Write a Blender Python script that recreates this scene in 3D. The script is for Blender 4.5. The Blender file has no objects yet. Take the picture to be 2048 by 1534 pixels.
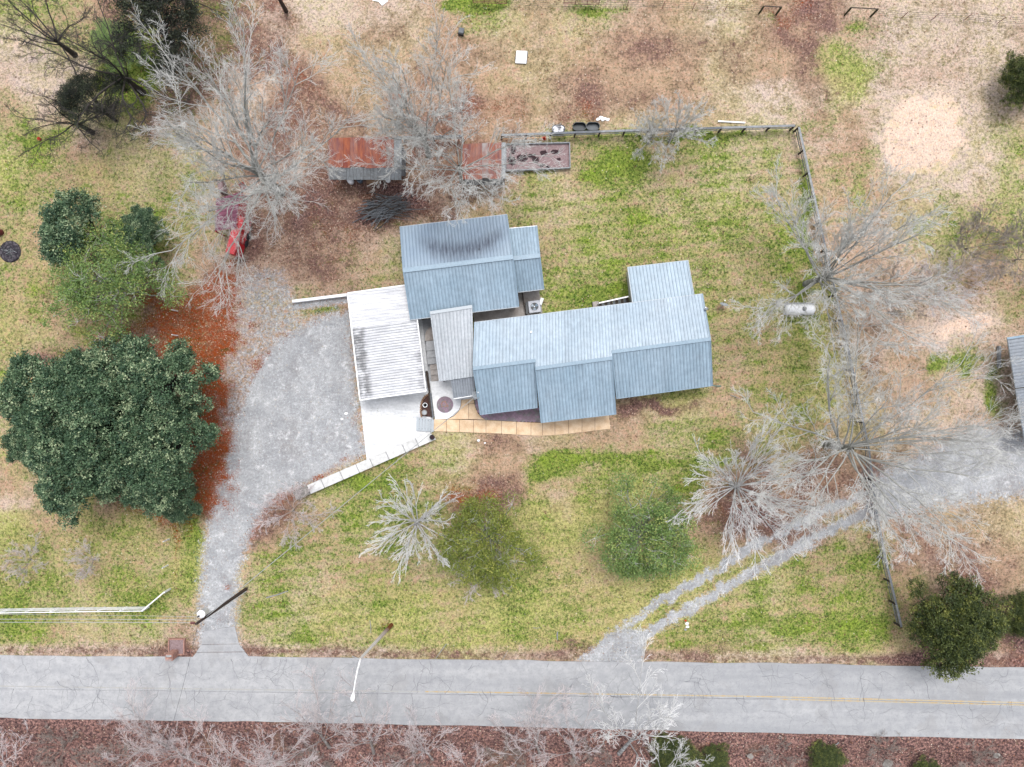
import bpy, math, random
import numpy as np
from mathutils import Vector
random.seed(7)
# ---------------------------------------------------------------- camera, sky, sun, exposure
SC = bpy.context.scene
S = 20.48          # photograph pixels per metre on the ground
H = 69.0           # flying height of the drone
cam_d = bpy.data.cameras.new('camera'); cam = bpy.data.objects.new('camera', cam_d)
SC.collection.objects.link(cam); SC.camera = cam
cam.location = (0, 0, H); cam.rotation_euler = (0, 0, 0)
cam_d.sensor_width = 36; cam_d.lens = 36 * H / 100.0
cam_d.clip_end = 3000
W = bpy.data.worlds.new('World'); SC.world = W; W.use_nodes = True
wn = W.node_tree; wn.nodes.clear()
sky = wn.nodes.new('ShaderNodeTexSky'); sky.sky_type = 'NISHITA'; sky.sun_disc = False
sky.sun_elevation = math.radians(68); sky.sun_rotation = math.radians(12)
sky.air_density = 1.0; sky.dust_density = 3.0; sky.ozone_density = 1.0
hs = wn.nodes.new('ShaderNodeHueSaturation'); hs.inputs['Saturation'].default_value = 0.22   # overcast: a nearly white sky
bg = wn.nodes.new('ShaderNodeBackground'); bg.inputs['Strength'].default_value = 0.15
wo = wn.nodes.new('ShaderNodeOutputWorld')
wn.links.new(sky.outputs[0], hs.inputs['Color']); wn.links.new(hs.outputs[0], bg.inputs['Color'])
wn.links.new(bg.outputs[0], wo.inputs['Surface'])
sd = bpy.data.lights.new('sun', 'SUN'); sd.energy = 1.0; sd.angle = math.radians(26); sd.color = (1, .97, .93)
sun = bpy.data.objects.new('sun', sd); SC.collection.objects.link(sun)
sdir = Vector((math.sin(math.radians(12)) * math.cos(math.radians(68)), math.cos(math.radians(12)) * math.cos(math.radians(68)), math.sin(math.radians(68))))
sun.rotation_euler = (-sdir).to_track_quat('-Z', 'Y').to_euler()
sun.location = (0, 30, 60)
SC.view_settings.view_transform = 'Standard'; SC.view_settings.look = 'None'
SC.view_settings.gamma = 1; SC.view_settings.use_curve_mapping = False
SC.view_settings.exposure = 1.28

# ---------------------------------------------------------------- helpers
COL = SC.collection
def P(px, py, z=0.0):
    k = (H - z) / H
    return Vector(((px - 1024) / S * k, (767 - py) / S * k, z))
def lin(r, g, b, e=1.0):
    f = lambda c: (c / 255 / 12.92 if c <= 10 else ((c / 255 + .055) / 1.055) ** 2.4) * e
    return (f(r), f(g), f(b), 1)
def empty(name, loc, label=None, cat=None, group=None, kind=None, rz=0):
    o = bpy.data.objects.new(name, None); COL.objects.link(o); o.location = loc; o.rotation_euler = (0, 0, rz)
    o.empty_display_size = .3
    return tag(o, label, cat, group, kind)
def tag(o, label=None, cat=None, group=None, kind=None):
    if label: o['label'] = label
    if cat: o['category'] = cat
    if group: o['group'] = group
    if kind: o['kind'] = kind
    return o
def org(o):
    v = Vector((0, 0, 0))
    while o is not None:
        v += o.location; o = o.parent
    return v
def link_mesh(name, me, parent=None, loc=None):
    o = bpy.data.objects.new(name, me); COL.objects.link(o)
    if parent is not None: o.parent = parent
    if loc is not None: o.location = loc
    return o
def np_mesh(name, V, F, mat, smooth=False, tint=None, colors=None):
    """V (n,3), F (m,k) arrays of one polygon size"""
    V = np.asarray(V, dtype=np.float32); F = np.asarray(F, dtype=np.int32)
    me = bpy.data.meshes.new(name)
    m, k = F.shape
    me.vertices.add(len(V)); me.vertices.foreach_set('co', V.ravel())
    me.loops.add(m * k); me.loops.foreach_set('vertex_index', F.ravel())
    me.polygons.add(m)
    me.polygons.foreach_set('loop_start', np.arange(0, m * k, k, dtype=np.int32))
    me.polygons.foreach_set('loop_total', np.full(m, k, dtype=np.int32))
    if smooth: me.polygons.foreach_set('use_smooth', np.ones(m, dtype=bool))
    me.update(calc_edges=True)
    if tint is not None:
        a = me.attributes.new('tint', 'FLOAT', 'POINT'); a.data.foreach_set('value', np.asarray(tint, dtype=np.float32))
    if colors:
        for nm, arr in colors.items():
            a = me.attributes.new(nm, 'FLOAT_COLOR', 'POINT'); a.data.foreach_set('color', np.asarray(arr, dtype=np.float32).ravel())
    me.materials.append(mat)
    return me
class MB:
    def __init__(s): s.v = []; s.f = []; s.t = []
    def add(s, vs, fs, t=0.0):
        b = len(s.v); s.v += [tuple(v) for v in vs]; s.f += [tuple(i + b for i in f) for f in fs]
        s.t += (list(t) if isinstance(t, (list, tuple)) else [t] * len(vs)); return s
    def box(s, c, d, rz=0, t=0.0, bev=0):
        c = Vector(c); hx, hy, hz = d[0] / 2, d[1] / 2, d[2] / 2
        ca, sa = math.cos(rz), math.sin(rz); vs = []
        if bev:
            for z, q in ((-hz, 0), (hz - bev, 0), (hz, bev)):
                for x, y in ((-hx + q, -hy + q), (hx - q, -hy + q), (hx - q, hy - q), (-hx + q, hy - q)):
                    vs.append((c.x + x * ca - y * sa, c.y + x * sa + y * ca, c.z + z))
            fs = [(3, 2, 1, 0), (8, 9, 10, 11)]
            for l in (0, 4):
                for i in range(4): fs.append((l + i, l + (i + 1) % 4, l + 4 + (i + 1) % 4, l + 4 + i))
            return s.add(vs, fs, t)
        for z in (-hz, hz):
            for x, y in ((-hx, -hy), (hx, -hy), (hx, hy), (-hx, hy)):
                vs.append((c.x + x * ca - y * sa, c.y + x * sa + y * ca, c.z + z))
        return s.add(vs, [(3, 2, 1, 0), (4, 5, 6, 7), (0, 1, 5, 4), (1, 2, 6, 5), (2, 3, 7, 6), (3, 0, 4, 7)], t)
    def beam(s, a, b, w, h):
        """box from a to b (centre line), w wide sideways, h high"""
        a = Vector(a); b = Vector(b); d = (b - a).normalized()
        up = Vector((0, 0, 1)) if abs(d.z) < .95 else Vector((0, 1, 0))
        x = d.cross(up).normalized() * w / 2; u = x.cross(d).normalized() * h / 2
        vs = [a - x - u, a + x - u, a + x + u, a - x + u, b - x - u, b + x - u, b + x + u, b - x + u]
        return s.add(vs, [(0, 1, 2, 3), (7, 6, 5, 4), (0, 4, 5, 1), (1, 5, 6, 2), (2, 6, 7, 3), (3, 7, 4, 0)])
    def prism(s, poly, z0, z1, ):
        n = len(poly)
        ar = sum(poly[i][0] * poly[(i + 1) % n][1] - poly[(i + 1) % n][0] * poly[i][1] for i in range(n))
        if ar < 0: poly = poly[::-1]
        vs = [(p[0], p[1], z0) for p in poly] + [(p[0], p[1], z1) for p in poly]
        fs = [tuple(range(n - 1, -1, -1)), tuple(range(n, 2 * n))] + [(i, (i + 1) % n, n + (i + 1) % n, n + i) for i in range(n)]
        return s.add(vs, fs)
    def quad_slab(s, q, th):
        """slab under a possibly sloping quad"""
        q = [Vector(v) for v in q]
        n = (q[1] - q[0]).cross(q[3] - q[0])
        if n.z < 0: q = q[::-1]
        lo = [v - Vector((0, 0, th)) for v in q]
        return s.add(lo + q, [(3, 2, 1, 0), (4, 5, 6, 7), (0, 1, 5, 4), (1, 2, 6, 5), (2, 3, 7, 6), (3, 0, 4, 7)])
    def tube(s, pts, rs, n=6, cap=True, t=0.0):
        pts = [Vector(p) for p in pts]
        if not isinstance(rs, (list, tuple)): rs = [rs] * len(pts)
        vs = []; 
        for i, p in enumerate(pts):
            d = (pts[min(i + 1, len(pts) - 1)] - pts[max(i - 1, 0)])
            d = d.normalized() if d.length > 1e-6 else Vector((0, 0, 1))
            up = Vector((0, 0, 1)) if abs(d.z) < .9 else Vector((1, 0, 0))
            x = d.cross(up).normalized(); y = x.cross(d)
            for k in range(n):
                a = 2 * math.pi * k / n; vs.append(p + (x * math.cos(a) + y * math.sin(a)) * rs[i])
        fs = []
        for i in range(len(pts) - 1):
            for k in range(n): fs.append((i * n + k, (i + 1) * n + k, (i + 1) * n + (k + 1) % n, i * n + (k + 1) % n))
        if cap:
            fs.append(tuple(range(n))); fs.append(tuple((len(pts) - 1) * n + k for k in range(n - 1, -1, -1)))
        return s.add(vs, fs, t)
    def lathe(s, c, prof, n=20, sx=1, sy=1, rz=0):
        """prof: list of (r, z); stadium shapes through sx, sy"""
        vs = []; c = Vector(c); ca, sa = math.cos(rz), math.sin(rz)
        for r, z in prof:
            for k in range(n):
                a = 2 * math.pi * k / n; x = r * math.cos(a) * sx; y = r * math.sin(a) * sy
                vs.append((c.x + x * ca - y * sa, c.y + x * sa + y * ca, c.z + z))
        fs = []
        for i in range(len(prof) - 1):
            for k in range(n): fs.append((i * n + k, i * n + (k + 1) % n, (i + 1) * n + (k + 1) % n, (i + 1) * n + k))
        fs.append(tuple(range(n - 1, -1, -1))); fs.append(tuple((len(prof) - 1) * n + k for k in range(n)))
        return s.add(vs, fs)
    def mesh(s, name, mat, o=Vector((0, 0, 0)), smooth=False):
        me = bpy.data.meshes.new(name)
        me.from_pydata([(v[0] - o.x, v[1] - o.y, v[2] - o.z) for v in s.v], [], s.f)
        if any(s.t):
            a = me.attributes.new('tint', 'FLOAT', 'POINT'); a.data.foreach_set('value', s.t)
        if smooth:
            me.polygons.foreach_set('use_smooth', [True] * len(me.polygons))
        me.materials.append(mat); me.update(); return me
    def build(s, name, mat, parent=None, smooth=False):
        if parent is None:
            n = max(1, len(s.v)); o = Vector((sum(v[0] for v in s.v) / n, sum(v[1] for v in s.v) / n, min(v[2] for v in s.v)))
            return link_mesh(name, s.mesh(name, mat, o, smooth), None, o)
        return link_mesh(name, s.mesh(name, mat, org(parent), smooth), parent)
def lerp(a, b, t): return a + (b - a) * t
def copy_tree(o, parent=None):
    c = o.copy(); COL.objects.link(c); c.parent = parent
    for ch in list(o.children): copy_tree(ch, c)
    return c

# ---------------------------------------------------------------- materials
def newmat(name):
    m = bpy.data.materials.new(name); m.use_nodes = True; nt = m.node_tree; nt.nodes.clear()
    out = nt.nodes.new('ShaderNodeOutputMaterial'); b = nt.nodes.new('ShaderNodeBsdfPrincipled')
    nt.links.new(b.outputs[0], out.inputs[0]); return m, nt, b
def N(nt, t, **k):
    n = nt.nodes.new(t)
    for a, v in k.items(): setattr(n, a, v)
    return n
def vmath(nt, op, a, b=None):
    n = N(nt, 'ShaderNodeMath', operation=op)
    for i, x in enumerate((a, b)):
        if x is None: continue
        if hasattr(x, 'is_linked') or hasattr(x, 'links'): nt.links.new(x, n.inputs[i])
        else: n.inputs[i].default_value = x
    return n.outputs[0]
def noise(nt, scale, detail=4, rough=.6, vec=None, sc3=None, dist=0):
    n = N(nt, 'ShaderNodeTexNoise'); n.inputs['Scale'].default_value = scale; n.inputs['Detail'].default_value = detail
    n.inputs['Roughness'].default_value = rough; n.inputs['Distortion'].default_value = dist
    if vec is None: vec = N(nt, 'ShaderNodeNewGeometry').outputs['Position']
    if sc3:
        mp = N(nt, 'ShaderNodeMapping'); mp.inputs['Scale'].default_value = sc3[:3]
        if len(sc3) > 3: mp.inputs['Rotation'].default_value = (0, 0, sc3[3])
        nt.links.new(vec, mp.inputs['Vector']); vec = mp.outputs[0]
    nt.links.new(vec, n.inputs['Vector']); return n.outputs['Fac']
def rng(nt, v, a, b, c=0.0, d=1.0):
    n = N(nt, 'ShaderNodeMapRange'); n.clamp = True
    for i, x in enumerate((v, a, b, c, d)):
        if hasattr(x, 'links'): nt.links.new(x, n.inputs[i])
        else: n.inputs[i].default_value = x
    return n.outputs[0]
def mix(nt, f, a, b, mode='MIX'):
    n = N(nt, 'ShaderNodeMix', data_type='RGBA', blend_type=mode)
    for i, x in ((0, f), (6, a), (7, b)):
        if hasattr(x, 'links'): nt.links.new(x, n.inputs[i])
        else: n.inputs[i].default_value = x
    return n.outputs[2]
def bump(nt, b, h, st=.3, d=.05):
    n = N(nt, 'ShaderNodeBump'); n.inputs['Strength'].default_value = st; n.inputs['Distance'].default_value = d
    nt.links.new(h, n.inputs['Height']); nt.links.new(n.outputs[0], b.inputs['Normal'])
def simple(name, c1, c2=None, scale=3, rough=.8, spec=.3, metal=0, bst=.15, sc3=None, tint=None, lo=.35, hi=.65, fine=None, streak=None):
    """two tones of one material mixed by noise, fine grain, optional 'tint' attribute towards a third colour"""
    m, nt, b = newmat(name)
    f = noise(nt, scale, 5, .65, sc3=sc3)
    col = mix(nt, rng(nt, f, lo, hi), c1, c2 or c1)
    g = noise(nt, scale * 9, 3, .6)
    if streak:      # run-off stains down the slope and blotches of dust
        col = mix(nt, 1.0, col, mixgrey(nt, rng(nt, noise(nt, 1.6, 5, .7, sc3=streak), .36, .6, .9, 1.04)), 'MULTIPLY')
        col = mix(nt, rng(nt, noise(nt, .5, 6, .75), .58, .74, 0, .22), col, lin(150, 156, 156, E))
    col = mix(nt, 1.0, col, mixgrey(nt, rng(nt, g, .25, .75, .86, 1.14)), 'MULTIPLY')
    oi = N(nt, 'ShaderNodeObjectInfo').outputs['Random']
    col = mix(nt, 1.0, col, mixgrey(nt, rng(nt, oi, 0, 1, .94, 1.06)), 'MULTIPLY')
    if tint:
        at = N(nt, 'ShaderNodeAttribute', attribute_name='tint')
        tm = vmath(nt, 'MULTIPLY', at.outputs['Fac'], rng(nt, noise(nt, 1.3, 4, .6), .35, .6, tint[1], tint[2]))
        col = mix(nt, tm, col, tint[0])
    nt.links.new(col, b.inputs['Base Color']); b.inputs['Roughness'].default_value = rough
    b.inputs['Specular IOR Level'].default_value = spec; b.inputs['Metallic'].default_value = metal
    if bst: bump(nt, b, g, bst, .02)
    return m
def mixgrey(nt, v):
    c = N(nt, 'ShaderNodeCombineColor'); 
    for i in range(3): nt.links.new(v, c.inputs[i])
    return c.outputs[0]
E = 0.42   # a photographed tone times E is about its real reflectance
M = {}
M['roof'] = simple('blue_roof_metal', lin(164, 190, 210, E), lin(182, 205, 224, E), .25, .42, .4, bst=0, tint=(lin(70, 92, 112, E), .75, 1.0), streak=(2.0, .3, 1, -.12))
M['roof_pale'] = simple('pale_roof_metal', lin(206, 214, 222, E), lin(214, 220, 228, E), .4, .5, .4, bst=0, tint=(lin(120, 126, 135, E), .7, 1.0), streak=(2.0, .3, 1, -.12))
M['roof_grey'] = simple('grey_roof_metal', lin(152, 160, 172, E), lin(166, 174, 184, E), .4, .5, .4, bst=0, tint=(lin(70, 75, 84, E), .8, 1.0), streak=(2.0, .3, 1, -.12))
M['trim'] = simple('pale_trim', lin(205, 214, 222, E), None, 2, .5, .4, bst=0)
M['cap'] = simple('blue_ridge_cap', lin(150, 178, 200, E), lin(162, 188, 208, E), .8, .42, .4, bst=0)
M['white_roof'] = simple('white_carport_metal', lin(242, 242, 246, .56), lin(220, 222, 228, .5), .7, .5, .3, bst=0, sc3=(.4, 4, 1), tint=(lin(60, 60, 62, E), .1, 1.3))
M['white'] = simple('white_paint', lin(248, 248, 250, .7), lin(232, 234, 238, .65), 2, .5, .4, bst=.05)
M['siding'] = simple('vinyl_siding', lin(214, 216, 214, .5), None, 2, .6, .3, bst=0)
M['wood'] = simple('weathered_wood', lin(150, 154, 160, E), lin(112, 116, 122, E), 5, .85, .2, sc3=(1, 1, 1), lo=.3, hi=.7)
M['wood_pale'] = simple('silvery_boards', lin(186, 190, 196, E), lin(150, 152, 152, E), 4, .85, .2)
M['wood_dark'] = simple('old_dark_wood', lin(100, 88, 80, E), lin(72, 66, 64, E), 5, .9, .2)
M['post_green'] = simple('mossy_post', lin(92, 96, 62, E), lin(62, 60, 48, E), 6, .9, .2)
M['concrete'] = simple('pale_concrete', lin(244, 245, 247, .6), lin(226, 228, 232, .54), .5, .85, .2, sc3=(.5, 2, 1), bst=.1, streak=(.4, 1.6, 1, -.1))
M['concrete_grey'] = simple('grey_concrete', lin(204, 206, 210, .48), lin(182, 184, 188, .46), 1.2, .9, .2)
M['concrete_worn'] = simple('old_concrete', lin(206, 200, 196, .46), lin(176, 166, 160, .44), 1.1, .9, .2)
M['cap_block'] = simple('pale_cap_block', lin(240, 240, 240, .5), lin(206, 206, 204, .46), 2.2, .85, .2, bst=.1, lo=.42, hi=.75)
M['ochre'] = simple('ochre_slab', lin(244, 216, 184, .56), lin(228, 194, 156, .52), 1.6, .85, .2, bst=.1)
M['paver'] = simple('purple_paver', lin(180, 152, 172, .55), lin(154, 136, 148, .5), 1.8, .9, .2)
M['paver_grey'] = simple('grey_paver', lin(172, 168, 170, .5), lin(146, 134, 140, .5), 3, .9, .2)
M['brick'] = simple('pale_red_brick', lin(216, 172, 158, E), lin(190, 140, 126, E), 5, .9, .2)
M['edge_stone'] = simple('tan_edging_stone', lin(206, 164, 130, E), lin(172, 136, 112, E), 5, .9, .2)
M['mulch'] = simple('dark_mulch', lin(84, 62, 58, E), lin(120, 92, 86, E), 9, .95, .1)
M['chips'] = simple('wood_chips', lin(196, 172, 172, E), lin(150, 124, 128, E), 9, .95, .1)
M['soil'] = simple('dark_soil', lin(62, 46, 52, E), lin(84, 66, 70, E), 6, .95, .1)
M['rust'] = simple('rusty_tin', lin(140, 64, 60, E), lin(196, 110, 72, E), 2.2, .75, .3, sc3=(2.2, .5, 1), bst=.1, tint=(lin(196, 190, 188, E), .3, .9))
M['tin_grey'] = simple('grey_weathered_tin', lin(186, 192, 198, E), lin(156, 160, 162, E), 3, .6, .4, sc3=(3, .6, 1))
M['red'] = simple('red_paint', lin(222, 20, 44, .5), lin(196, 16, 36, .5), 2, .45, .5, bst=0)
M['maroon'] = simple('faded_maroon_roof', lin(132, 62, 92, E), lin(152, 78, 108, E), 1.2, .5, .4, bst=0)
M['gate_red'] = simple('dull_red_tube', lin(140, 56, 66, E), None, 2, .6, .4, bst=0)
M['black'] = simple('black_rubber', lin(60, 70, 76, E), lin(48, 56, 62, E), 3, .55, .4, bst=0)
M['tank_grey'] = simple('grey_tub_floor', lin(118, 124, 130, E), lin(98, 104, 112, E), 3, .6, .4)
M['snow'] = simple('white_residue', lin(232, 234, 242, .55), lin(120, 120, 128, E), 2.6, .8, .2, lo=.5, hi=.55)
M['dark'] = simple('dark_metal', lin(52, 58, 64, E), None, 3, .5, .4, bst=0)
M['steel'] = simple('galvanised_steel', lin(190, 196, 202, E), lin(170, 176, 182, E), 3, .45, .5, bst=0)
M['fan'] = simple('fan_blade', lin(120, 142, 162, E), None, 3, .35, .5, bst=0)
M['ac'] = simple('air_conditioner_case', lin(196, 200, 210, .5), None, 3, .5, .4, bst=0)
M['pole'] = simple('creosote_pole', lin(96, 78, 72, E), lin(74, 66, 64, E), 5, .9, .2)
M['lamp_pole'] = simple('concrete_lamp_pole', lin(214, 206, 200, .5), lin(224, 222, 220, .52), 1.2, .8, .2, tint=(lin(140, 84, 50, E), .9, 1.2))
M['insulator'] = simple('brown_insulator', lin(110, 40, 36, E), None, 3, .3, .6, bst=0)
M['wire'] = simple('wire_light', lin(196, 200, 200, E), None, 3, .5, .4, bst=0)
M['cable'] = simple('cable_dark', lin(84, 88, 92, E), None, 3, .6, .3, bst=0)
M['orange'] = simple('orange_plastic', lin(236, 70, 30, E), None, 3, .5, .4, bst=0)
M['crack'] = simple('dark_crack', lin(140, 142, 148, E), lin(176, 178, 184, E), 1.2, .95, .1, bst=0)
M['yellow'] = simple('worn_yellow_line', lin(226, 190, 124, E), lin(206, 200, 182, E), 2.2, .8, .2, bst=0, lo=.36, hi=.6)
M['yellow_faint'] = simple('faded_yellow_line', lin(210, 207, 200, E), lin(200, 202, 205, E), 1.5, .8, .2, bst=0)
M['stone'] = simple('field_stone', lin(196, 190, 184, E), lin(160, 156, 152, E), 2, .9, .2)
M['ash'] = simple('ash_and_char', lin(62, 58, 66, E), lin(128, 122, 128, E), 4, .95, .1, lo=.45, hi=.7)
M['glass'] = simple('window_glass', lin(60, 72, 84, E), None, 2, .1, .6, bst=0)
M['yard_tube'] = simple('green_downspout', lin(132, 172, 160, E), None, 2, .5, .4, bst=0)

def bark(name, c1, c2, c3):
    m, nt, b = newmat(name)
    at = N(nt, 'ShaderNodeAttribute', attribute_name='tint').outputs['Fac']
    col = mix(nt, at, c1, c2)      # tint 0 trunk .. 1 twig
    col = mix(nt, rng(nt, noise(nt, 2.5, 4, .7), .45, .7), col, c3)
    nt.links.new(col, b.inputs['Base Color']); b.inputs['Roughness'].default_value = .9; b.inputs['Specular IOR Level'].default_value = .15
    return m
M['bark_grey'] = bark('pale_grey_bark', lin(150, 150, 142, E), lin(236, 236, 234, .56), lin(200, 200, 194, .48))
M['bark_white'] = bark('whitish_bark', lin(160, 160, 158, E), lin(250, 249, 250, .68), lin(230, 230, 230, .6))
M['bark_pink'] = bark('pinkish_twig_bark', lin(160, 152, 146, E), lin(236, 224, 226, .58), lin(214, 206, 204, .52))
M['bark_dark'] = bark('dark_bark', lin(84, 78, 74, E), lin(104, 100, 98, E), lin(60, 56, 54, E))
M['bark_brown'] = bark('brownish_bark', lin(150, 138, 130, E), lin(196, 184, 176, E), lin(150, 142, 136, E))
def foliage(name, c1, c2, c3):
    m, nt, b = newmat(name)
    at = N(nt, 'ShaderNodeAttribute', attribute_name='tint').outputs['Fac']
    col = mix(nt, rng(nt, at, 0, .6), c1, c2); col = mix(nt, rng(nt, at, .6, 1), col, c3)
    nt.links.new(col, b.inputs['Base Color']); b.inputs['Roughness'].default_value = .55; b.inputs['Specular IOR Level'].default_value = .3
    tr = N(nt, 'ShaderNodeBsdfTranslucent'); nt.links.new(col, tr.inputs[0])
    ms = N(nt, 'ShaderNodeMixShader'); ms.inputs[0].default_value = .25
    out = [n for n in nt.nodes if n.type == 'OUTPUT_MATERIAL'][0]
    nt.links.new(b.outputs[0], ms.inputs[1]); nt.links.new(tr.outputs[0], ms.inputs[2]); nt.links.new(ms.outputs[0], out.inputs[0])
    return m
M['leaf_blue'] = foliage('blue_green_foliage', lin(70, 104, 80, E), lin(130, 164, 122, E), lin(212, 228, 182, .5))
M['leaf_light'] = foliage('light_green_foliage', lin(112, 148, 80, .5), lin(156, 186, 108, .5), lin(210, 216, 126, .5))
M['leaf_olive'] = foliage('olive_foliage', lin(116, 136, 56, .52), lin(160, 172, 82, .52), lin(206, 206, 106, .52))
M['leaf_cedar'] = foliage('cedar_foliage', lin(62, 80, 46, E), lin(116, 130, 68, E), lin(178, 182, 96, E))
M['leaf_dark'] = foliage('dark_foliage', lin(44, 50, 44, E), lin(70, 80, 62, E), lin(104, 116, 84, E))

# road surface
m, nt, b = newmat('worn_asphalt')
pos = N(nt, 'ShaderNodeNewGeometry').outputs['Position']
big = noise(nt, .5, 4, .6, sc3=(.12, 1.4, 1)); med = noise(nt, 1.2, 4, .6); fi = noise(nt, 30, 3, .7)
col = mix(nt, rng(nt, big, .35, .65), lin(180, 182, 186, E), lin(208, 209, 211, E))
sx = N(nt, 'ShaderNodeSeparateXYZ'); nt.links.new(pos, sx.inputs[0])
col = mix(nt, rng(nt, sx.outputs['X'], -46, 30, .55, 0), col, lin(222, 222, 224, E))       # paler, older wearing course to the west
col = mix(nt, rng(nt, med, .4, .62, 0, .5), col, lin(172, 174, 180, E))
col = mix(nt, rng(nt, noise(nt, 4, 5, .8), .5, .64, 0, .45), col, lin(160, 162, 168, E))
col = mix(nt, rng(nt, noise(nt, .25, 3, .6), .56, .62, 0, .3), col, lin(168, 166, 166, E))
col = mix(nt, 1.0, col, mixgrey(nt, rng(nt, fi, .3, .7, .82, 1.18)), 'MULTIPLY')
nt.links.new(col, b.inputs['Base Color']); b.inputs['Roughness'].default_value = .9; bump(nt, b, fi, .2, .01)
M['road'] = m

# the ground: channels painted per vertex (what grows or lies where, plus painted ditch shade), the shader breaks them into patches and blades
def terrain_mat():
    m, nt, b = newmat('ground_cover')
    A = N(nt, 'ShaderNodeAttribute', attribute_name='cover_a').outputs['Color']
    B = N(nt, 'ShaderNodeAttribute', attribute_name='cover_b').outputs['Color']
    sa = N(nt, 'ShaderNodeSeparateColor'); nt.links.new(A, sa.inputs[0]); sb = N(nt, 'ShaderNodeSeparateColor'); nt.links.new(B, sb.inputs[0])
    green, leaf, gravel = sa.outputs; straw, brown, olive = sb.outputs
    n_patch = noise(nt, .55, 6, .72, sc3=(.75, 1.25, 1, .12))
    n_small = noise(nt, 2.2, 5, .75)
    n_fine = noise(nt, 7, 4, .8)
    n_vf = noise(nt, 17, 3, .8)
    n_hair = noise(nt, 9, 3, .7, sc3=(1, .35, 1, .7))
    n_sp = noise(nt, 4.2, 5, .85)
    gmix = vmath(nt, 'ADD', vmath(nt, 'MULTIPLY', n_patch, .38), vmath(nt, 'ADD', vmath(nt, 'MULTIPLY', n_small, .32), vmath(nt, 'MULTIPLY', n_fine, .30)))
    def cover(ch, nz, soft=.03, gain=1.0):
        # noise mean .5 with small spread: a channel of .5 covers half
        t = rng(nt, ch, 0, 1, .32, .68)
        return rng(nt, vmath(nt, 'SUBTRACT', t, nz), -soft, soft)
    tan = mix(nt, rng(nt, n_small, .35, .65), lin(222, 196, 168, E), lin(198, 164, 140, E))
    tan = mix(nt, rng(nt, n_sp, .54, .64), tan, lin(176, 134, 112, E))
    tan = mix(nt, rng(nt, n_sp, .44, .38), tan, lin(166, 160, 104, E))
    strawc = mix(nt, rng(nt, n_hair, .35, .65), lin(242, 222, 204, E), lin(216, 192, 174, E))
    strawc = mix(nt, rng(nt, n_sp, .58, .66), strawc, lin(178, 140, 116, E))
    strawc = mix(nt, rng(nt, n_patch, .4, .6, 0, .6), strawc, lin(222, 204, 198, E))
    mnd = mix(nt, rng(nt, n_sp, .5, .66), lin(246, 222, 206, .5), lin(206, 160, 126, E))
    mnd = mix(nt, rng(nt, n_small, .5, .64, 0, .35), mnd, lin(222, 186, 150, E))
    strawc = mix(nt, rng(nt, straw, 1.0, 1.25), strawc, mnd)
    col = mix(nt, cover(straw, gmix, .09), tan, strawc)
    olc = mix(nt, rng(nt, n_small, .3, .7), lin(176, 184, 98, E), lin(208, 202, 136, E))
    mixed2 = vmath(nt, 'ADD', vmath(nt, 'MULTIPLY', n_small, .5), vmath(nt, 'MULTIPLY', noise(nt, .8, 5, .7), .5))
    col = mix(nt, vmath(nt, 'MULTIPLY', cover(olive, mixed2, .12), .8), col, olc)
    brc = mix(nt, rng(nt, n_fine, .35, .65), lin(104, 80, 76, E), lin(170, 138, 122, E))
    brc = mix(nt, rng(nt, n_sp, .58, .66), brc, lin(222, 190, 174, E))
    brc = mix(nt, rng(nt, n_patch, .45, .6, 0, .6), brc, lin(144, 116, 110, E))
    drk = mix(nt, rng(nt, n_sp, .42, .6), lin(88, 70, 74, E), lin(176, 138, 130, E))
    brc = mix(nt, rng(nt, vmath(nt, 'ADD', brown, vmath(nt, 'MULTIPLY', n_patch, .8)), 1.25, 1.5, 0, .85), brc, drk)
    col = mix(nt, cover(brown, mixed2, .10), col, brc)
    gc = mix(nt, rng(nt, n_small, .34, .62), lin(98, 128, 58, E), lin(164, 174, 94, E))
    gc = mix(nt, rng(nt, n_sp, .48, .38), gc, lin(52, 84, 38, E))
    gc = mix(nt, rng(nt, noise(nt, .35, 3, .6), .5, .7, 0, .5), gc, lin(152, 178, 70, E))
    gc = mix(nt, rng(nt, n_fine, .55, .7, 0, .7), gc, lin(176, 168, 116, E))
    col = mix(nt, cover(green, gmix, .075), col, gc)
    lc = mix(nt, rng(nt, n_sp, .38, .62), lin(208, 112, 70, E), lin(136, 68, 46, E))
    lc = mix(nt, rng(nt, n_fine, .58, .66), lc, lin(232, 176, 146, E))
    lc = mix(nt, rng(nt, n_small, .48, .6, 0, .9), lc, lin(142, 104, 82, E))
    lc = mix(nt, rng(nt, n_patch, .42, .36, 0, .8), lc, lin(104, 98, 56, E))
    n_leaf = vmath(nt, 'ADD', vmath(nt, 'MULTIPLY', n_patch, .28), vmath(nt, 'MULTIPLY', n_fine, .72))
    grc = mix(nt, rng(nt, noise(nt, .45, 5, .7), .35, .65), lin(188, 190, 194, E), lin(222, 224, 226, E))
    grc = mix(nt, rng(nt, noise(nt, .22, 4, .7), .52, .62, 0, .55), grc, lin(166, 164, 166, E))
    grc = mix(nt, rng(nt, noise(nt, .9, 5, .8), .56, .66, 0, .8), grc, lin(238, 238, 240, .5))
    grc = mix(nt, rng(nt, n_vf, .35, .6, .3, 0), grc, lin(142, 144, 152, E))
    grc = mix(nt, rng(nt, n_sp, .6, .68, 0, .7), grc, lin(246, 246, 248, .5))
    grc = mix(nt, rng(nt, n_small, .56, .68, 0, .35), grc, lin(196, 182, 172, E))
    n_gr = vmath(nt, 'ADD', vmath(nt, 'MULTIPLY', n_small, .45), vmath(nt, 'MULTIPLY', n_fine, .55))
    col = mix(nt, cover(gravel, n_gr, .04), col, grc)
    col = mix(nt, cover(leaf, n_leaf, .06), col, lc)
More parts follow.
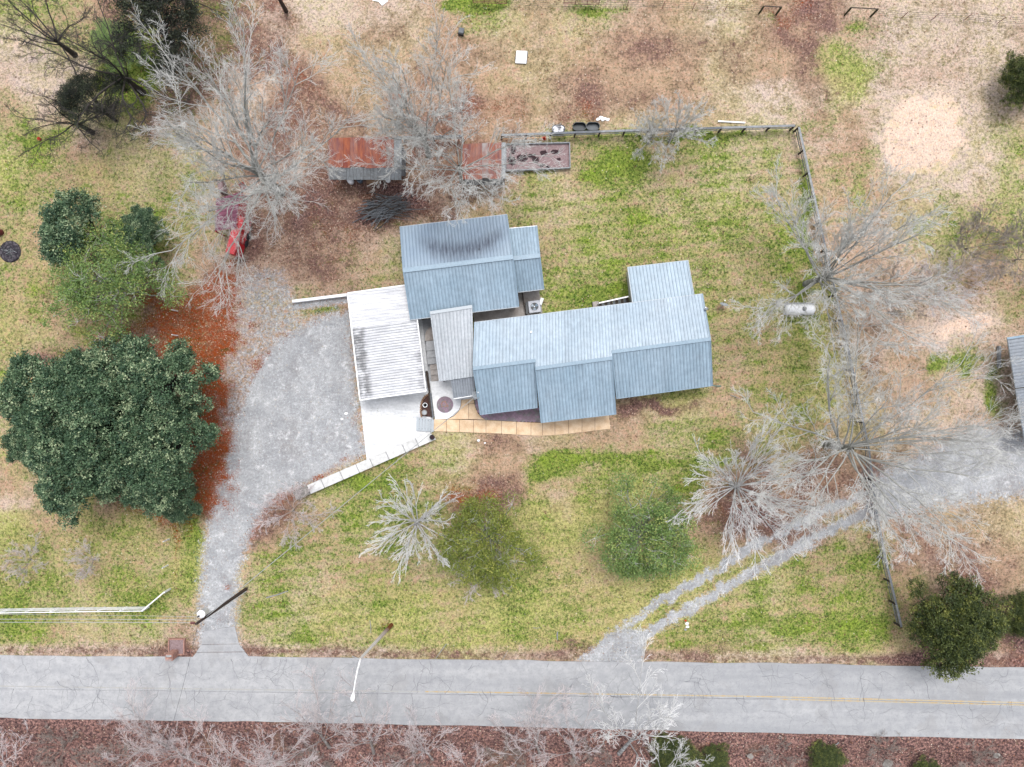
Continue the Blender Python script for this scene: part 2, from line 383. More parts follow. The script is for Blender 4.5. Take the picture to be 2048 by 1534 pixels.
    # single pale dead leaves and small dark clods
    vo = N(nt, 'ShaderNodeTexVoronoi'); vo.inputs['Scale'].default_value = 2.6; nt.links.new(N(nt, 'ShaderNodeNewGeometry').outputs['Position'], vo.inputs['Vector'])
    vc = N(nt, 'ShaderNodeSeparateColor'); nt.links.new(vo.outputs['Color'], vc.inputs[0])
    spot = vmath(nt, 'MULTIPLY', rng(nt, vo.outputs['Distance'], .13, .19, 1, 0), rng(nt, vc.outputs[0], .80, .83))
    col = mix(nt, vmath(nt, 'MULTIPLY', spot, .6), col, lin(232, 218, 200, E))
    vd = N(nt, 'ShaderNodeTexVoronoi'); vd.inputs['Scale'].default_value = 1.6; nt.links.new(N(nt, 'ShaderNodeNewGeometry').outputs['Position'], vd.inputs['Vector'])
    vdc = N(nt, 'ShaderNodeSeparateColor'); nt.links.new(vd.outputs['Color'], vdc.inputs[0])
    dk = vmath(nt, 'MULTIPLY', rng(nt, vd.outputs['Distance'], .10, .2, 1, 0), rng(nt, vdc.outputs[1], .5, .58))
    dk = vmath(nt, 'MULTIPLY', dk, rng(nt, gravel, .2, .5, .8, 0))
    col = mix(nt, dk, col, lin(122, 92, 76, E))
    grain = vmath(nt, 'MULTIPLY', rng(nt, n_vf, .3, .7, .7, 1.3), vmath(nt, 'MULTIPLY', rng(nt, n_sp, .38, .60, .52, 1.42), rng(nt, n_hair, .3, .7, .84, 1.16)))
    grain = vmath(nt, 'ADD', vmath(nt, 'MULTIPLY', vmath(nt, 'SUBTRACT', grain, 1.0), rng(nt, gravel, .35, .8, 1, .4)), 1.0)
    col = mix(nt, 1.0, col, mixgrey(nt, grain), 'MULTIPLY')
    hsv = N(nt, 'ShaderNodeHueSaturation'); hsv.inputs['Saturation'].default_value = 1.06; nt.links.new(col, hsv.inputs['Color']); col = hsv.outputs[0]
    nt.links.new(col, b.inputs['Base Color']); b.inputs['Roughness'].default_value = .95; b.inputs['Specular IOR Level'].default_value = .1
    bump(nt, b, vmath(nt, 'ADD', n_vf, n_fine), .55, .06)
    return m
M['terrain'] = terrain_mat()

# ---------------------------------------------------------------- ground data
rs = np.random.RandomState(11)
_lat = rs.rand(256, 256)
def vnoise(x, y, f):
    x = x * f; y = y * f; xi = np.floor(x).astype(int); yi = np.floor(y).astype(int)
    fx = x - xi; fy = y - yi; fx = fx * fx * (3 - 2 * fx); fy = fy * fy * (3 - 2 * fy)
    g = lambda a, b: _lat[a % 256, b % 256]
    return (g(xi, yi) * (1 - fx) + g(xi + 1, yi) * fx) * (1 - fy) + (g(xi, yi + 1) * (1 - fx) + g(xi + 1, yi + 1) * fx) * fy
CH = {  # green, leaf, gravel, straw, brown, olive
 't': (.12, .03, 0, .36, .30, .34), 'p': (.16, .02, 0, .66, .22, .24), 's': (0, 0, 0, 1.1, .05, 0), 'b': (.05, .2, 0, .2, .55, .15),
 'm': (.46, 0, 0, .5, .14, .42), 'g': (.53, 0, 0, .42, .10, .46), 'G': (.61, 0, 0, .3, .05, .5), 'y': (.43, .03, 0, .35, .16, .66),
 'o': (.32, .38, 0, .15, .5, .35), 'd': (.35, .05, 0, 0, .85, .1), 'l': (.06, .09, 0, .22, 1.22, .08), 'r': (.16, .22, 0, .5, .5, .12)}
ROWS = [
 "mmmdddddrpppptmgttmpttptbbpppppp", "pmmdddddrtttttttttttttttbtmppppp", "pppmmddprrttttttttttttttttmppppp",
 "mpmmddppbbttbbbbtttttttppmpppppp", "mmrmmmprrbbbbbbbtmmmmmmmmptmpppm", "ymyymmmrrrbbbbrrGmgmmmmmmtmmpppm",
 "mmgmmmmrrrrrrrtmmmgggmggmtmttmmm", "ytddmmmrrrrrmmgggggggggggtppmmmm", "mydddmrrrrrmmmmmgggggmggggpppmtt",
 "yydyooormmrmmmmmgGgmmmggyytppppm", "ymmoooorrmmmmmmmmmmmmmggyytppsmp", "mdddooorrmmmmmmmmmmmmmmmyytptmpp",
 "mdddoorrrmmmmmmmmmmtyymgyyttptpp", "mdddooorrrmmmgmtptttmmggyyttpppp", "ydddoooorrmggmmtggmggggrybbtpptt",
 "pyyddoorrmgggmobytyyyGrrbbrbgttt", "yyyyyombbgggmmobyyymyyrrbbgtrttt", "Ggyggymmgggmmmmyyyytyyygggggrtrt",
 "GggGGymmgmmyyyyyyyyyyygggGGGytrt", "GGgggmmmgmyyyyyyyyyyyygggGGGyrdd", "mmmmmrrrmmmmyyyyyyyyyyymmmyytrrr",
 "rrrrrrrrrrrrrrrrrrrrrrrrrrrrrrrr", "llllllllllllllllllllllllllllllll", "llllllllllllllllllllllllllllllll"]
GRID = np.array([[CH[c] for c in (r + 't' * 32)[:32]] for r in ROWS])        # 24 x 32 x 6
BLOBS = [ # px, py, rx, ry, channel, amount
 (1850, 268, 78, 78, 3, 1.1), (1850, 268, 70, 70, 0, -1), (1850, 268, 75, 75, 4, -.6), (1945, 645, 50, 26, 3, .9), (1945, 645, 50, 30, 0, -.6), (1940, 640, 40, 18, 1, .3),
 (1250, 330, 42, 26, 0, .55), (1215, 355, 50, 14, 0, .4), (1300, 320, 60, 14, 5, .4), (600, 1285, 34, 18, 0, .3), (1610, 440, 14, 130, 0, .4), (1370, 270, 200, 9, 0, .5),
 (400, 860, 24, 130, 1, .45), (372, 650, 60, 70, 1, .35), (430, 700, 24, 110, 1, .2), (340, 1130, 7, 60, 1, .45), (300, 1010, 70, 36, 1, .4), (375, 1060, 24, 120, 0, .3), (375, 1060, 26, 120, 5, .5),
 (600, 170, 55, 70, 1, .12), (600, 180, 60, 70, 4, .4), (935, 985, 60, 26, 1, .12), (1400, 975, 60, 50, 1, .15), (1680, 620, 22, 60, 1, .35), (1470, 960, 80, 60, 4, .15),
 (1640, 20, 50, 60, 4, .22), (1630, 140, 30, 130, 4, .25), (960, 3, 70, 14, 0, 1.2), (1190, 20, 70, 12, 0, .35), (1160, 200, 120, 50, 4, .3), (1160, 225, 90, 40, 1, .16), (830, 210, 160, 90, 1, .1), (1420, 90, 200, 40, 4, .2), (1560, 190, 120, 30, 3, .4),
 (1560, 880, 80, 60, 4, .35), (1730, 700, 30, 60, 4, .3), (780, 405, 60, 30, 4, .5), (690, 400, 100, 50, 4, .4), (560, 480, 80, 60, 4, .3), (690, 660, 30, 30, 0, .3),
 (645, 615, 36, 12, 0, .7), (90, 150, 60, 40, 3, .5), (40, 80, 50, 30, 3, .6), (60, 270, 70, 30, 0, .22), (260, 130, 60, 80, 0, .6), (1690, 160, 60, 80, 5, .4), (1700, 50, 26, 12, 0, .6),
 (1540, 40, 24, 8, 0, .3), (1750, 100, 60, 90, 0, .18), (1900, 720, 60, 30, 0, .5), (1990, 780, 14, 60, 0, .5), (1215, 590, 60, 18, 0, .5), (1060, 900, 90, 26, 4, .2),
 (1000, 885, 200, 18, 0, -.35), (1300, 820, 110, 16, 4, .55), (1300, 820, 120, 24, 0, -.4), (1090, 925, 60, 26, 0, .3), (1300, 920, 150, 18, 0, .22), (680, 960, 90, 24, 0, .4), (560, 1090, 60, 30, 0, .25),
 (860, 1235, 200, 22, 3, .1), (1600, 1250, 200, 20, 0, .15), (1500, 358, 12, 10, 4, .9), (1450, 1290, 160, 18, 4, .3), (1380, 1240, 60, 30, 4, .25), (1160, 1295, 50, 16, 4, .6),
 (1870, 1310, 120, 16, 4, .5), (1870, 1300, 130, 20, 0, -.5), (1880, 1120, 130, 100, 4, .25), (1500, 1050, 90, 40, 4, .3), (200, 1180, 200, 40, 0, .08), (1270, 790, 60, 12, 4, .4),
 (785, 1250, 14, 10, 1, .6), (433, 1166, 9, 7, 1, .75), (785, 1258, 16, 8, 0, .5)]
def seg_d(x, y, a, b):
    ax, ay = a; bx, by = b; dx, dy = bx - ax, by - ay; L = dx * dx + dy * dy + 1e-9
    t = np.clip(((x - ax) * dx + (y - ay) * dy) / L, 0, 1)
    return np.hypot(x - ax - t * dx, y - ay - t * dy)
def poly_sd(x, y, poly):
    d = np.full(x.shape, 1e9); ins = np.zeros(x.shape, bool); n = len(poly)
    for i in range(n):
        a, b = poly[i], poly[(i + 1) % n]
        d = np.minimum(d, seg_d(x, y, a, b))
        c = ((a[1] > y) != (b[1] > y)) & (x < (b[0] - a[0]) * (y - a[1]) / (b[1] - a[1] + 1e-12) + a[0]); ins ^= c
    return np.where(ins, -d, d)
def line_d(x, y, pts):
    d = np.full(x.shape, 1e9)
    for i in range(len(pts) - 1): d = np.minimum(d, seg_d(x, y, pts[i], pts[i + 1]))
    return d
DRIVE = [(396, 1292), (398, 1240), (408, 1120), (420, 1000), (448, 920), (468, 850), (488, 780), (528, 705), (575, 662), (640, 632), (700, 625), (712, 800), (728, 905), (690, 925), (640, 955), (585, 985), (535, 1015), (500, 1080), (474, 1150), (470, 1250), (476, 1292)]
DRIVE2 = [(400, 900), (420, 700), (420, 560), (560, 540), (600, 640), (560, 700), (450, 930)]
TR1 = [(1165, 1325), (1215, 1280), (1262, 1242), (1335, 1196), (1430, 1140), (1520, 1085), (1620, 1035), (1740, 985)]
TR2 = [(1235, 1325), (1268, 1290), (1320, 1255), (1400, 1203), (1500, 1148), (1600, 1090), (1740, 1020)]
YARD = [(1730, 960), (1800, 925), (1900, 880), (1960, 850), (2120, 880), (2120, 985), (1980, 1000), (1860, 1015), (1740, 1050)]
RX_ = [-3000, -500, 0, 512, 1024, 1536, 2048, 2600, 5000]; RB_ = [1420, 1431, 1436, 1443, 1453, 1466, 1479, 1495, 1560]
def cover(X, Y):
    """channels at world x,y"""
    px = X * S + 1024; py = 767 - Y * S
    wx = px + (vnoise(px, py, 1 / 45.) - .5) * 70 + (vnoise(px, py, 1 / 14.) - .5) * 22
    wy = py + (vnoise(px + 999, py, 1 / 45.) - .5) * 50 + (vnoise(px, py + 777, 1 / 14.) - .5) * 18
    gx = np.clip(wx / 64 - .5, 0, 30.999); gy = np.clip(np.where(py > 1305, py, np.minimum(wy, 1330)) / 64 - .5, 0, 22.999)
    xi = gx.astype(int); yi = gy.astype(int); fx = (gx - xi)[..., None]; fy = (gy - yi)[..., None]
    C = (GRID[yi, xi] * (1 - fx) + GRID[yi, xi + 1] * fx) * (1 - fy) + (GRID[yi + 1, xi] * (1 - fx) + GRID[yi + 1, xi + 1] * fx) * fy
    far_ = np.clip(np.maximum(np.maximum(px - 2150, -100 - px), np.maximum(-100 - py, py - 1700)) / 200, 0, 1)[..., None]
    C = C * (1 - far_) + (np.array(CH['t']) * .55 + np.array(CH['m']) * .45) * far_
    L1 = vnoise(px + 300, py + 40, 1 / 120.); L2 = vnoise(px + 70, py + 900, 1 / 48.); L3 = vnoise(px + 1700, py + 300, 1 / 90.); L4 = vnoise(px + 40, py + 1500, 1 / 21.)
    C[..., 0] *= .42 + .45 * L1 + .45 * L2 + .25 * L4; C[..., 5] *= .4 + 1.2 * L3; C[..., 4] *= .3 + .9 * L2 + .7 * (1 - L1)
    C[..., 3] *= .55 + .9 * L3; C[..., 1] *= .5 + 1. * L4
    far = (py < 250) & (px > 450) & (px < 1640); C[..., 1] += far * np.clip(L1 * .6 + L2 * .6 - .5, 0, 1) * .35
    for bx, by, rx, ry, ch, am in BLOBS:
        q = np.exp(-(((wx * .6 + px * .4 - bx) / rx) ** 2 + ((wy * .6 + py * .4 - by) / ry) ** 2) ** 1.5)
        C[..., ch] += am * q * (.55 + .9 * L2 if am > 0 else 1)
    n = (vnoise(px, py, 1 / 9.) - .5) * 10
    mow = np.sin((py + .125 * px) / 26 * 2 * np.pi + 2 * vnoise(px, py, 1 / 160.)) * np.clip((px - 480) / 60, 0, 1) * np.clip((1760 - px) / 60, 0, 1) * np.clip((py - 270) / 20, 0, 1)
    C[..., 0] += .055 * mow * (C[..., 0] > .2); C[..., 5] += .06 * mow
    mp = np.clip(1.2 - np.hypot((wx - 1850) / 74, (wy - 268) / 66) / (1 + .2 * np.sin(3 * np.arctan2(wy - 268, wx - 1850) + 1) + .13 * np.sin(7 * np.arctan2(wy - 268, wx - 1850))), 0, 1) * 1.9; mp = np.clip(mp + (vnoise(px + 5, py + 9, 1 / 8.) + vnoise(px + 5, py + 9, 1 / 24.) - 1) * 1.1 * (mp > .02) * (mp < .98), 0, 1)
    mp2 = np.clip((1.2 - np.hypot((wx - 1945) / 50, (wy - 645) / 26)) * 2, 0, 1); mp = np.maximum(mp, mp2)
    C[..., 3] = C[..., 3] * (1 - mp) + 1.3 * mp; C[..., 4] *= 1 - .8 * mp; C[..., 0] *= 1 - mp; C[..., 5] *= 1 - mp
    # worn strip along the road edge
    ye = np.interp(px, [0, 512, 1024, 1536, 2048], [1311, 1313, 1320, 1326, 1336])
    e = np.clip(1 - np.abs(py - ye + 10 + n) / 20, 0, 1); C[..., 4] += e * .5; C[..., 3] += e * .5; C[..., 0] *= (1 - .7 * e)
    d = poly_sd(px + n, py, DRIVE); g = np.clip(.5 - d / 60, 0, 1) * 1.15 * (.82 + .3 * vnoise(px, py, 1 / 40.))
    d2 = poly_sd(px + n, py, DRIVE2); g = np.maximum(g, np.clip(.5 - d2 / 60, 0, .52))
    edge = np.exp(-(d / 12) ** 2) * (px > 500); C[..., 1] += edge * .22 * (py > 700)
    g = np.maximum(g, np.clip(1.05 - line_d(px + n * 1.6, py + n, TR1) / 20, 0, 1) * (.6 + .6 * vnoise(px, py, 1 / 26.))); g = np.maximum(g, np.clip(1.05 - line_d(px + n * 1.6, py + n, TR2) / 22, 0, 1) * (.6 + .6 * vnoise(px + 60, py, 1 / 26.)))
    g = np.maximum(g, np.clip(.5 - poly_sd(px, py + n, YARD) / 70, 0, .95))
    bt = poly_sd(px, py, [(1150, 1325), (1240, 1255), (1300, 1262), (1280, 1330)]); g = np.maximum(g, np.clip(.5 - bt / 25, 0, .8))
    g = np.maximum(g, np.clip(1 - line_d(px, py, [(590, 612), (690, 598)]) / 16, 0, .7))
    strip = np.exp(-(line_d(px + n * 2, py, [(405, 1000), (415, 850), (420, 760), (440, 640), (450, 560)]) / 34) ** 2)
    C[..., 1] += strip * .50 * (vnoise(px + 50, py + 80, 1 / 22.) * 1.2 + .4)
    C[..., 1] = np.where(py < 1290, np.minimum(C[..., 1], .70), C[..., 1]); C[..., 1] += (g > .5) * (px > 430) * (px < 760) * np.clip(vnoise(px, py, 1 / 18.) - .62, 0, 1) * .9
    C[..., 2] = g; C[..., 0] *= (1 - .8 * np.clip(g * 1.4 - .2, 0, 1)); C[..., 1] *= np.where((g > .75) & (px > 480), .35, 1)
    ditch_shade = np.exp(-((py - np.interp(px, RX_, RB_) - 14) / 12) ** 2); C[..., 4] += .35 * ditch_shade  # shade line of the ditch, painted as extra brown below the road
    return np.clip(C, 0, 1.3)
def height(X, Y):
    h = -.07 + .05 * vnoise(X + 500, Y + 500, .5) + .04 * vnoise(X + 500, Y + 500, 1.3)
    yr = np.interp(X, [-50, -25, 0, 25, 50], [-32.9, -33.2, -33.7, -34.3, -35])
    d = yr - Y      # >0 beyond the road's far edge
    h = h - .7 * np.exp(-((d - 2.6) / 1.3) ** 2) * (d > -1) + np.clip(d - 4.5, 0, 30) * .05 + (d > .6) * .25 * (vnoise(X + 90, Y + 90, .9) - .5)
    ps = np.hypot((X - 40.3) / 3.8, (Y - 24.4) / 3.8)
    h += .35 * np.exp(-ps ** 4) * (.7 + .6 * vnoise(X + 40, Y + 90, 1.6))
    return h
def cover_attr(X, Y):
    C = cover(X, Y); one = np.ones(X.shape + (1,))
    return {'cover_a': np.concatenate([C[..., :3], one], -1).reshape(-1, 4), 'cover_b': np.concatenate([C[..., 3:6], one], -1).reshape(-1, 4)}
xs = np.concatenate([np.array([-1200, -600, -300, -160, -100, -75]), np.arange(-58, 58.01, .3), np.array([75, 100, 160, 300, 600, 1200])])
ys = np.concatenate([np.array([-1200, -600, -300, -160, -100, -65]), np.arange(-46, 46.01, .3), np.array([65, 100, 160, 300, 600, 1200])])
X, Y = np.meshgrid(xs, ys); Z = height(X, Y)
nx, ny = len(xs), len(ys)
idx = np.arange(nx * ny).reshape(ny, nx)
F = np.stack([idx[:-1, :-1], idx[:-1, 1:], idx[1:, 1:], idx[1:, :-1]], -1).reshape(-1, 4)
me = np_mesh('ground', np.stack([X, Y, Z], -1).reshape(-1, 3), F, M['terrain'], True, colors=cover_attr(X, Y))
tag(link_mesh('ground', me), kind='structure')
def gh(x, y): return float(height(np.array([x]), np.array([y]))[0])
def G(px, py):
    p = P(px, py); p.z = gh(p.x, p.y); return p

def cover_sheet(name, box, test, dz=.012, step=.3):
    x0, y0, x1, y1 = box; a = P(x0, y1); c = P(x1, y0)
    xs = np.arange(a.x, c.x, step); ys = np.arange(a.y, c.y, step)
    X, Y = np.meshgrid(xs, ys); Z = height(X, Y) + dz; idx = np.arange(X.size).reshape(X.shape)
    F = np.stack([idx[:-1, :-1], idx[:-1, 1:], idx[1:, 1:], idx[1:, :-1]], -1).reshape(-1, 4)
    cx = (X[:-1, :-1] + step / 2) * S + 1024; cy = 767 - (Y[:-1, :-1] + step / 2) * S
    keep = test(cx.ravel(), cy.ravel()); F = F[keep]
    used = np.unique(F); rm = np.full(X.size, -1); rm[used] = np.arange(len(used)); ca = cover_attr(X, Y)
    me = np_mesh(name, np.stack([X, Y, Z], -1).reshape(-1, 3)[used], rm[F], M['terrain'], True, colors={k: v[used] for k, v in ca.items()})
    return tag(link_mesh(name, me), kind='structure')
cover_sheet('gravel_driveway', (380, 600, 740, 1300), lambda x, y: poly_sd(x, y, DRIVE) < 2)
cover_sheet('gravel_track', (1130, 840, 2150, 1330), lambda x, y: (np.minimum(line_d(x, y, TR1), line_d(x, y, TR2)) < 15) | (poly_sd(x, y, YARD) < 0))

# ---------------------------------------------------------------- loose cover lying or growing on the ground
def tint_mat(name, cols, rough=.9):
    m, nt, b = newmat(name); cr_ = N(nt, 'ShaderNodeValToRGB'); el = cr_.color_ramp.elements
    for i, c in enumerate(cols):
        e = el[i] if i < 2 else el.new(1.0)
        e.position = i / (len(cols) - 1); e.color = c
    nt.links.new(N(nt, 'ShaderNodeAttribute', attribute_name='tint').outputs['Fac'], cr_.inputs[0]); nt.links.new(cr_.outputs[0], b.inputs['Base Color']); b.inputs['Roughness'].default_value = rough; b.inputs['Specular IOR Level'].default_value = .15
    return m
M['litter'] = tint_mat('fallen_leaf', [lin(100, 74, 66, E), lin(172, 112, 86, E), lin(208, 168, 144, E), lin(236, 222, 204, .5)])
M['tuft'] = tint_mat('grass_tuft', [lin(46, 82, 30, E), lin(92, 130, 46, E), lin(150, 168, 78, E), lin(206, 190, 146, E)])
def scatter(name, n, weight, mat, blade):
    R_ = np.random.RandomState(len(name)); x = R_.uniform(-52, 52, n); y = R_.uniform(-40, 40, n); C = cover(x, y); w = weight(C, x, y); k = R_.rand(n) < w
    x, y = x[k], y[k]; n = len(x); z = height(x, y) + .015; T = R_.rand(n); a = R_.uniform(0, 6.28, n)
    if blade:     # three leaning blades per tuft
        V, F, TT = [], [], []
        for j in range(3):
            aj = a + j * 2.1; hgt = R_.uniform(.05, .13, n); ln = R_.uniform(.05, .12, n); w0 = R_.uniform(.018, .035, n)
            p = np.stack([x, y, z - .02], -1); dx = np.stack([np.cos(aj), np.sin(aj), 0 * aj], -1); sx_ = np.stack([-np.sin(aj), np.cos(aj), 0 * aj], -1)
            V.append(np.stack([p - sx_ * w0[:, None], p + sx_ * w0[:, None], p + dx * ln[:, None] + np.stack([0 * x, 0 * x, hgt], -1)], 1))
        V = np.concatenate(V).reshape(-1, 3); F = np.arange(len(V)).reshape(-1, 3); TT = np.tile(np.repeat(T * .75, 3), 3)
    else:
        L_ = R_.uniform(.035, .085, n)[:, None]; p = np.stack([x, y, z + .01], -1); dx = np.stack([np.cos(a), np.sin(a), R_.uniform(-.3, .3, n)], -1) * L_; sx_ = np.stack([-np.sin(a), np.cos(a), R_.uniform(-.3, .3, n)], -1) * L_ * .6
        V = np.stack([p - dx, p - sx_, p + dx, p + sx_], 1).reshape(-1, 3); F = np.arange(len(V)).reshape(-1, 4); TT = np.repeat(T, 4)
    me = np_mesh(name, V, F, M[mat], False, TT); return tag(link_mesh(name, me), kind='stuff')
OUT = lambda x, y: ~((y < -26.4) & (y > -33.4))      # never on the road
scatter('grass_tufts', 150000, lambda C, x, y: np.clip(C[..., 0] * .9 - .12, 0, .6) * (C[..., 2] < .4) * OUT(x, y), 'tuft', True)
scatter('fallen_leaves', 130000, lambda C, x, y: np.clip(C[..., 1] * .75 + C[..., 4] * .28 + .03, 0, .8) * (C[..., 2] < .9) * OUT(x, y), 'litter', False)
# ---------------------------------------------------------------- road
RX = [-3000, -500, 0, 512, 1024, 1536, 2048, 2600, 5000]
RT = [1300, 1307, 1311, 1313, 1320, 1326, 1336, 1348, 1400]
RB = [1420, 1431, 1436, 1443, 1453, 1466, 1479, 1495, 1560]
def road_strip(name, mat, top, bot, z, x0, x1, step=40, wob=0, parent=None):
    xs = np.arange(x0, x1 + 1, step); mb = MB(); vs = []
    for x in xs:
        t = top(x) + (vnoise(np.array([x]), np.array([3.]), 1 / 55.)[0] - .5) * wob; b = bot(x) + (vnoise(np.array([x]), np.array([33.]), 1 / 55.)[0] - .5) * wob
        p = P(x, t); q = P(x, b); vs += [(p.x, p.y, z), (q.x, q.y, z)]
    if parent is None:                                   # the carriageway has a real edge
        n = len(vs); vs2 = [(v[0], v[1], z - .12) for v in vs]
        fs = [(2 * i, 2 * i + 1, 2 * i + 3, 2 * i + 2) for i in range(len(xs) - 1)]
        fs += [(2 * i, 2 * i + 2, 2 * i + 2 + n, 2 * i + n) for i in range(len(xs) - 1)] + [(2 * i + 1, 2 * i + 1 + n, 2 * i + 3 + n, 2 * i + 3) for i in range(len(xs) - 1)]
        return mb.add(vs + vs2, fs).build(name, mat)
    mb.add(vs, [(2 * i, 2 * i + 1, 2 * i + 3, 2 * i + 2) for i in range(len(xs) - 1)])
    return mb.build(name, mat, parent)
rt = lambda x: np.interp(x, RX, RT); rb = lambda x: np.interp(x, RX, RB)
yl = lambda x: np.interp(x, [0, 512, 1024, 1536, 2048, 5000], [1372, 1379, 1385, 1393, 1405, 1480])
ROADZ = .03
road = tag(road_strip('road', M['road'], rt, rb, ROADZ, -3000, 5000, 20, 3), kind='structure')
for k, off in enumerate((0, 4.6)):
    x0 = 850 if k == 0 else 1560
    road_strip('yellow_line', M['yellow'], lambda x: yl(x) + off - 1.2, lambda x: yl(x) + off + 1.2, ROADZ + .004, x0, 5000, 20, 0, road)
road_strip('faded_line', M['yellow_faint'], lambda x: yl(x) - 1.3, lambda x: yl(x) + 1.3, ROADZ + .004, -2000, 849, 20, 0, road)
# cracks
cr = MB(); RR = random.Random(5)
def crack(pts, w0):
    vs = []; fs = []
    for i, p in enumerate(pts):
        a = Vector(pts[max(i - 1, 0)]); b2 = Vector(pts[min(i + 1, len(pts) - 1)]); d = (b2 - a).normalized()
        nrm = Vector((-d.y, d.x)); w = w0 * (1 - .75 * i / len(pts)) * RR.uniform(.6, 1.3) / 2
        q = P(p[0] + nrm.x * w, p[1] + nrm.y * w); r = P(p[0] - nrm.x * w, p[1] - nrm.y * w)
        vs += [(q.x, q.y, ROADZ + .008), (r.x, r.y, ROADZ + .008)]
    cr.add(vs, [(2 * i, 2 * i + 2, 2 * i + 3, 2 * i + 1) for i in range(len(pts) - 1)])
def walk(x, y, ang, n, w, depth=0):
    pts = [(x, y)]; a = ang
    for i in range(n):
        a += RR.gauss(0, .42); a = a * .8 + ang * .2
        x += math.cos(a) * 5; y += math.sin(a) * 5
        if y < rt(x) + 3 or y > rb(x) - 3: break
        pts.append((x, y))
        if depth < 2 and RR.random() < .13: walk(x, y, ang + RR.choice((-1, 1)) * RR.uniform(.7, 1.5), RR.randint(2, 7), w * .7, depth + 1)
    if len(pts) > 1: crack(pts, w)
for i in range(150):
    x = RR.uniform(-150, 2200); up = RR.random() < .5; lane = RR.choice((0, 1))
    y = rt(x) + 3 if (lane == 0 and up) else (yl(x) + RR.uniform(-4, 6) if RR.random() < .7 else RR.uniform(rt(x) + 10, rb(x) - 20))
    walk(x, y, math.pi / 2 + RR.gauss(0, .15) if RR.random() < .7 else -math.pi / 2, RR.randint(4, 14), RR.uniform(.55, 1.25))
for i in range(100):
    x = RR.uniform(-150, 2200); y = RR.choice((rt(x) + 24, rt(x) + 36, rb(x) - 16, yl(x) + 30))
    walk(x, y + RR.uniform(-5, 5), 0, RR.randint(4, 18), RR.uniform(.5, 1.0))
crack([(x, float(yl(x)) + 5 + RR.uniform(-.5, .5)) for x in range(-200, 1560, 12)][::-1], 1.5)
crack([(x, float(yl(x)) + 3 + RR.uniform(-.5, .5)) for x in range(1560, 2300, 12)][::-1], 1.2)
tag(cr.build('road_crack', M['crack'], road), kind='stuff')
# concrete apron of the drive, in three poured strips
ap = empty('driveway_apron', P(437, 1295), kind='structure')
for a, b_, c, d in (((409, 1262), (470, 1252), (478, 1287), (403, 1288)), ((403, 1289), (478, 1288), (490, 1303), (393, 1304)), ((393, 1305), (490, 1304), (502, 1318), (384, 1316))):
    mb = MB(); mb.prism([tuple(P(*q)[:2]) for q in (a, b_, c, d)], -.1, .042); mb.build('concrete_slab', M['road'], ap)

# ---------------------------------------------------------------- roofs and buildings
def slope(parent, A, B, C, D, mat, pitch=.305, per=3, hgt=.034, th=.1, name='roof_sheet', deck='roof_deck', dmat=None, groove=.014, gw=.016, dirt=0.42, flat=0, rows=((0, 1), (1, 1))):
    """A,B low edge; C,D high edge (C over B); ribs run from AB to DC. A deck with one child per metal sheet."""
    A, B, C, D = (Vector(v) for v in (A, B, C, D))
    dk = MB().quad_slab([v - Vector((0, 0, .03)) for v in (A, B, C, D)], th).build(deck, dmat or M['trim'], parent)
    L = (B - A).length; n = max(1, round(L / (pitch * per)))
    up = (B - A).cross(D - A).normalized()
    if up.z < 0: up = -up
    for i in range(n):
        w = 1.0 / n; mb = MB(); prof = []
        p = w / per
        for r in range(per):
            s0 = i * w + r * p; f = 1 / L
            prof += [(s0, 0, 0), (s0 + p * .5 - (.025 + gw) * f, 0, .0), (s0 + p * .5 - (.025 + gw / 2) * f, -groove, 1), (s0 + p * .5 - .022 * f, -.0, .7), (s0 + p * .5 - .014 * f, hgt, .0), (s0 + p * .5 + .014 * f, hgt, .0), (s0 + p * .5 + .03 * f, 0, .35)]
        prof.append((i * w + w, 0, 0))
        vs = []; ts = []
        for s0, z, t in prof:
            a = lerp(A, B, s0) + up * (z + .004 * (i % 2)); d = lerp(D, C, s0) + up * (z + .004 * (i % 2)); t = max(t, flat); vs += [lerp(a, d, q[0]) for q in rows]; ts += [t * dirt * q[1] for q in rows]
        nr_ = len(rows); fs = [(nr_ * k + m_, nr_ * (k + 1) + m_, nr_ * (k + 1) + m_ + 1, nr_ * k + m_ + 1) for k in range(len(prof) - 1) for m_ in range(nr_ - 1)]
        if (vs[nr_] - vs[0]).cross(vs[1] - vs[0]).z < 0: fs = [f[::-1] for f in fs]
        mb.add(vs, fs, ts).build(name, mat, dk)
    return dk
def cap(parent, a, b, w=.36, h=.05, mat=None, name='ridge_cap'):
    return MB().beam(Vector(a) + Vector((0, 0, .05)), Vector(b) + Vector((0, 0, .05)), w, h).build(name, mat or M['cap'], parent)
def wallbox(parent, poly, z1, mat, name='wall', inset=0):
    c = sum((Vector(p) for p in poly), Vector((0, 0, 0))) / len(poly)
    q = [(lerp(Vector(p), c, inset).x, lerp(Vector(p), c, inset).y) for p in poly]
    return MB().prism(q, -.15, z1).build(name, mat, parent)
def gutter(parent, a, b, name='gutter', mat=None, w=.11):
    return MB().beam(Vector(a) - Vector((0, 0, .05)), Vector(b) - Vector((0, 0, .05)), w, .1).build(name, mat or M['trim'], parent)
def shrink(poly, d):
    c = sum((Vector(p) for p in poly), Vector((0, 0, 0))) / len(poly); out = []
    for p in poly:
        v = Vector(p) - c; v.z = 0; out.append(Vector(p) - v.normalized() * d)
    return out
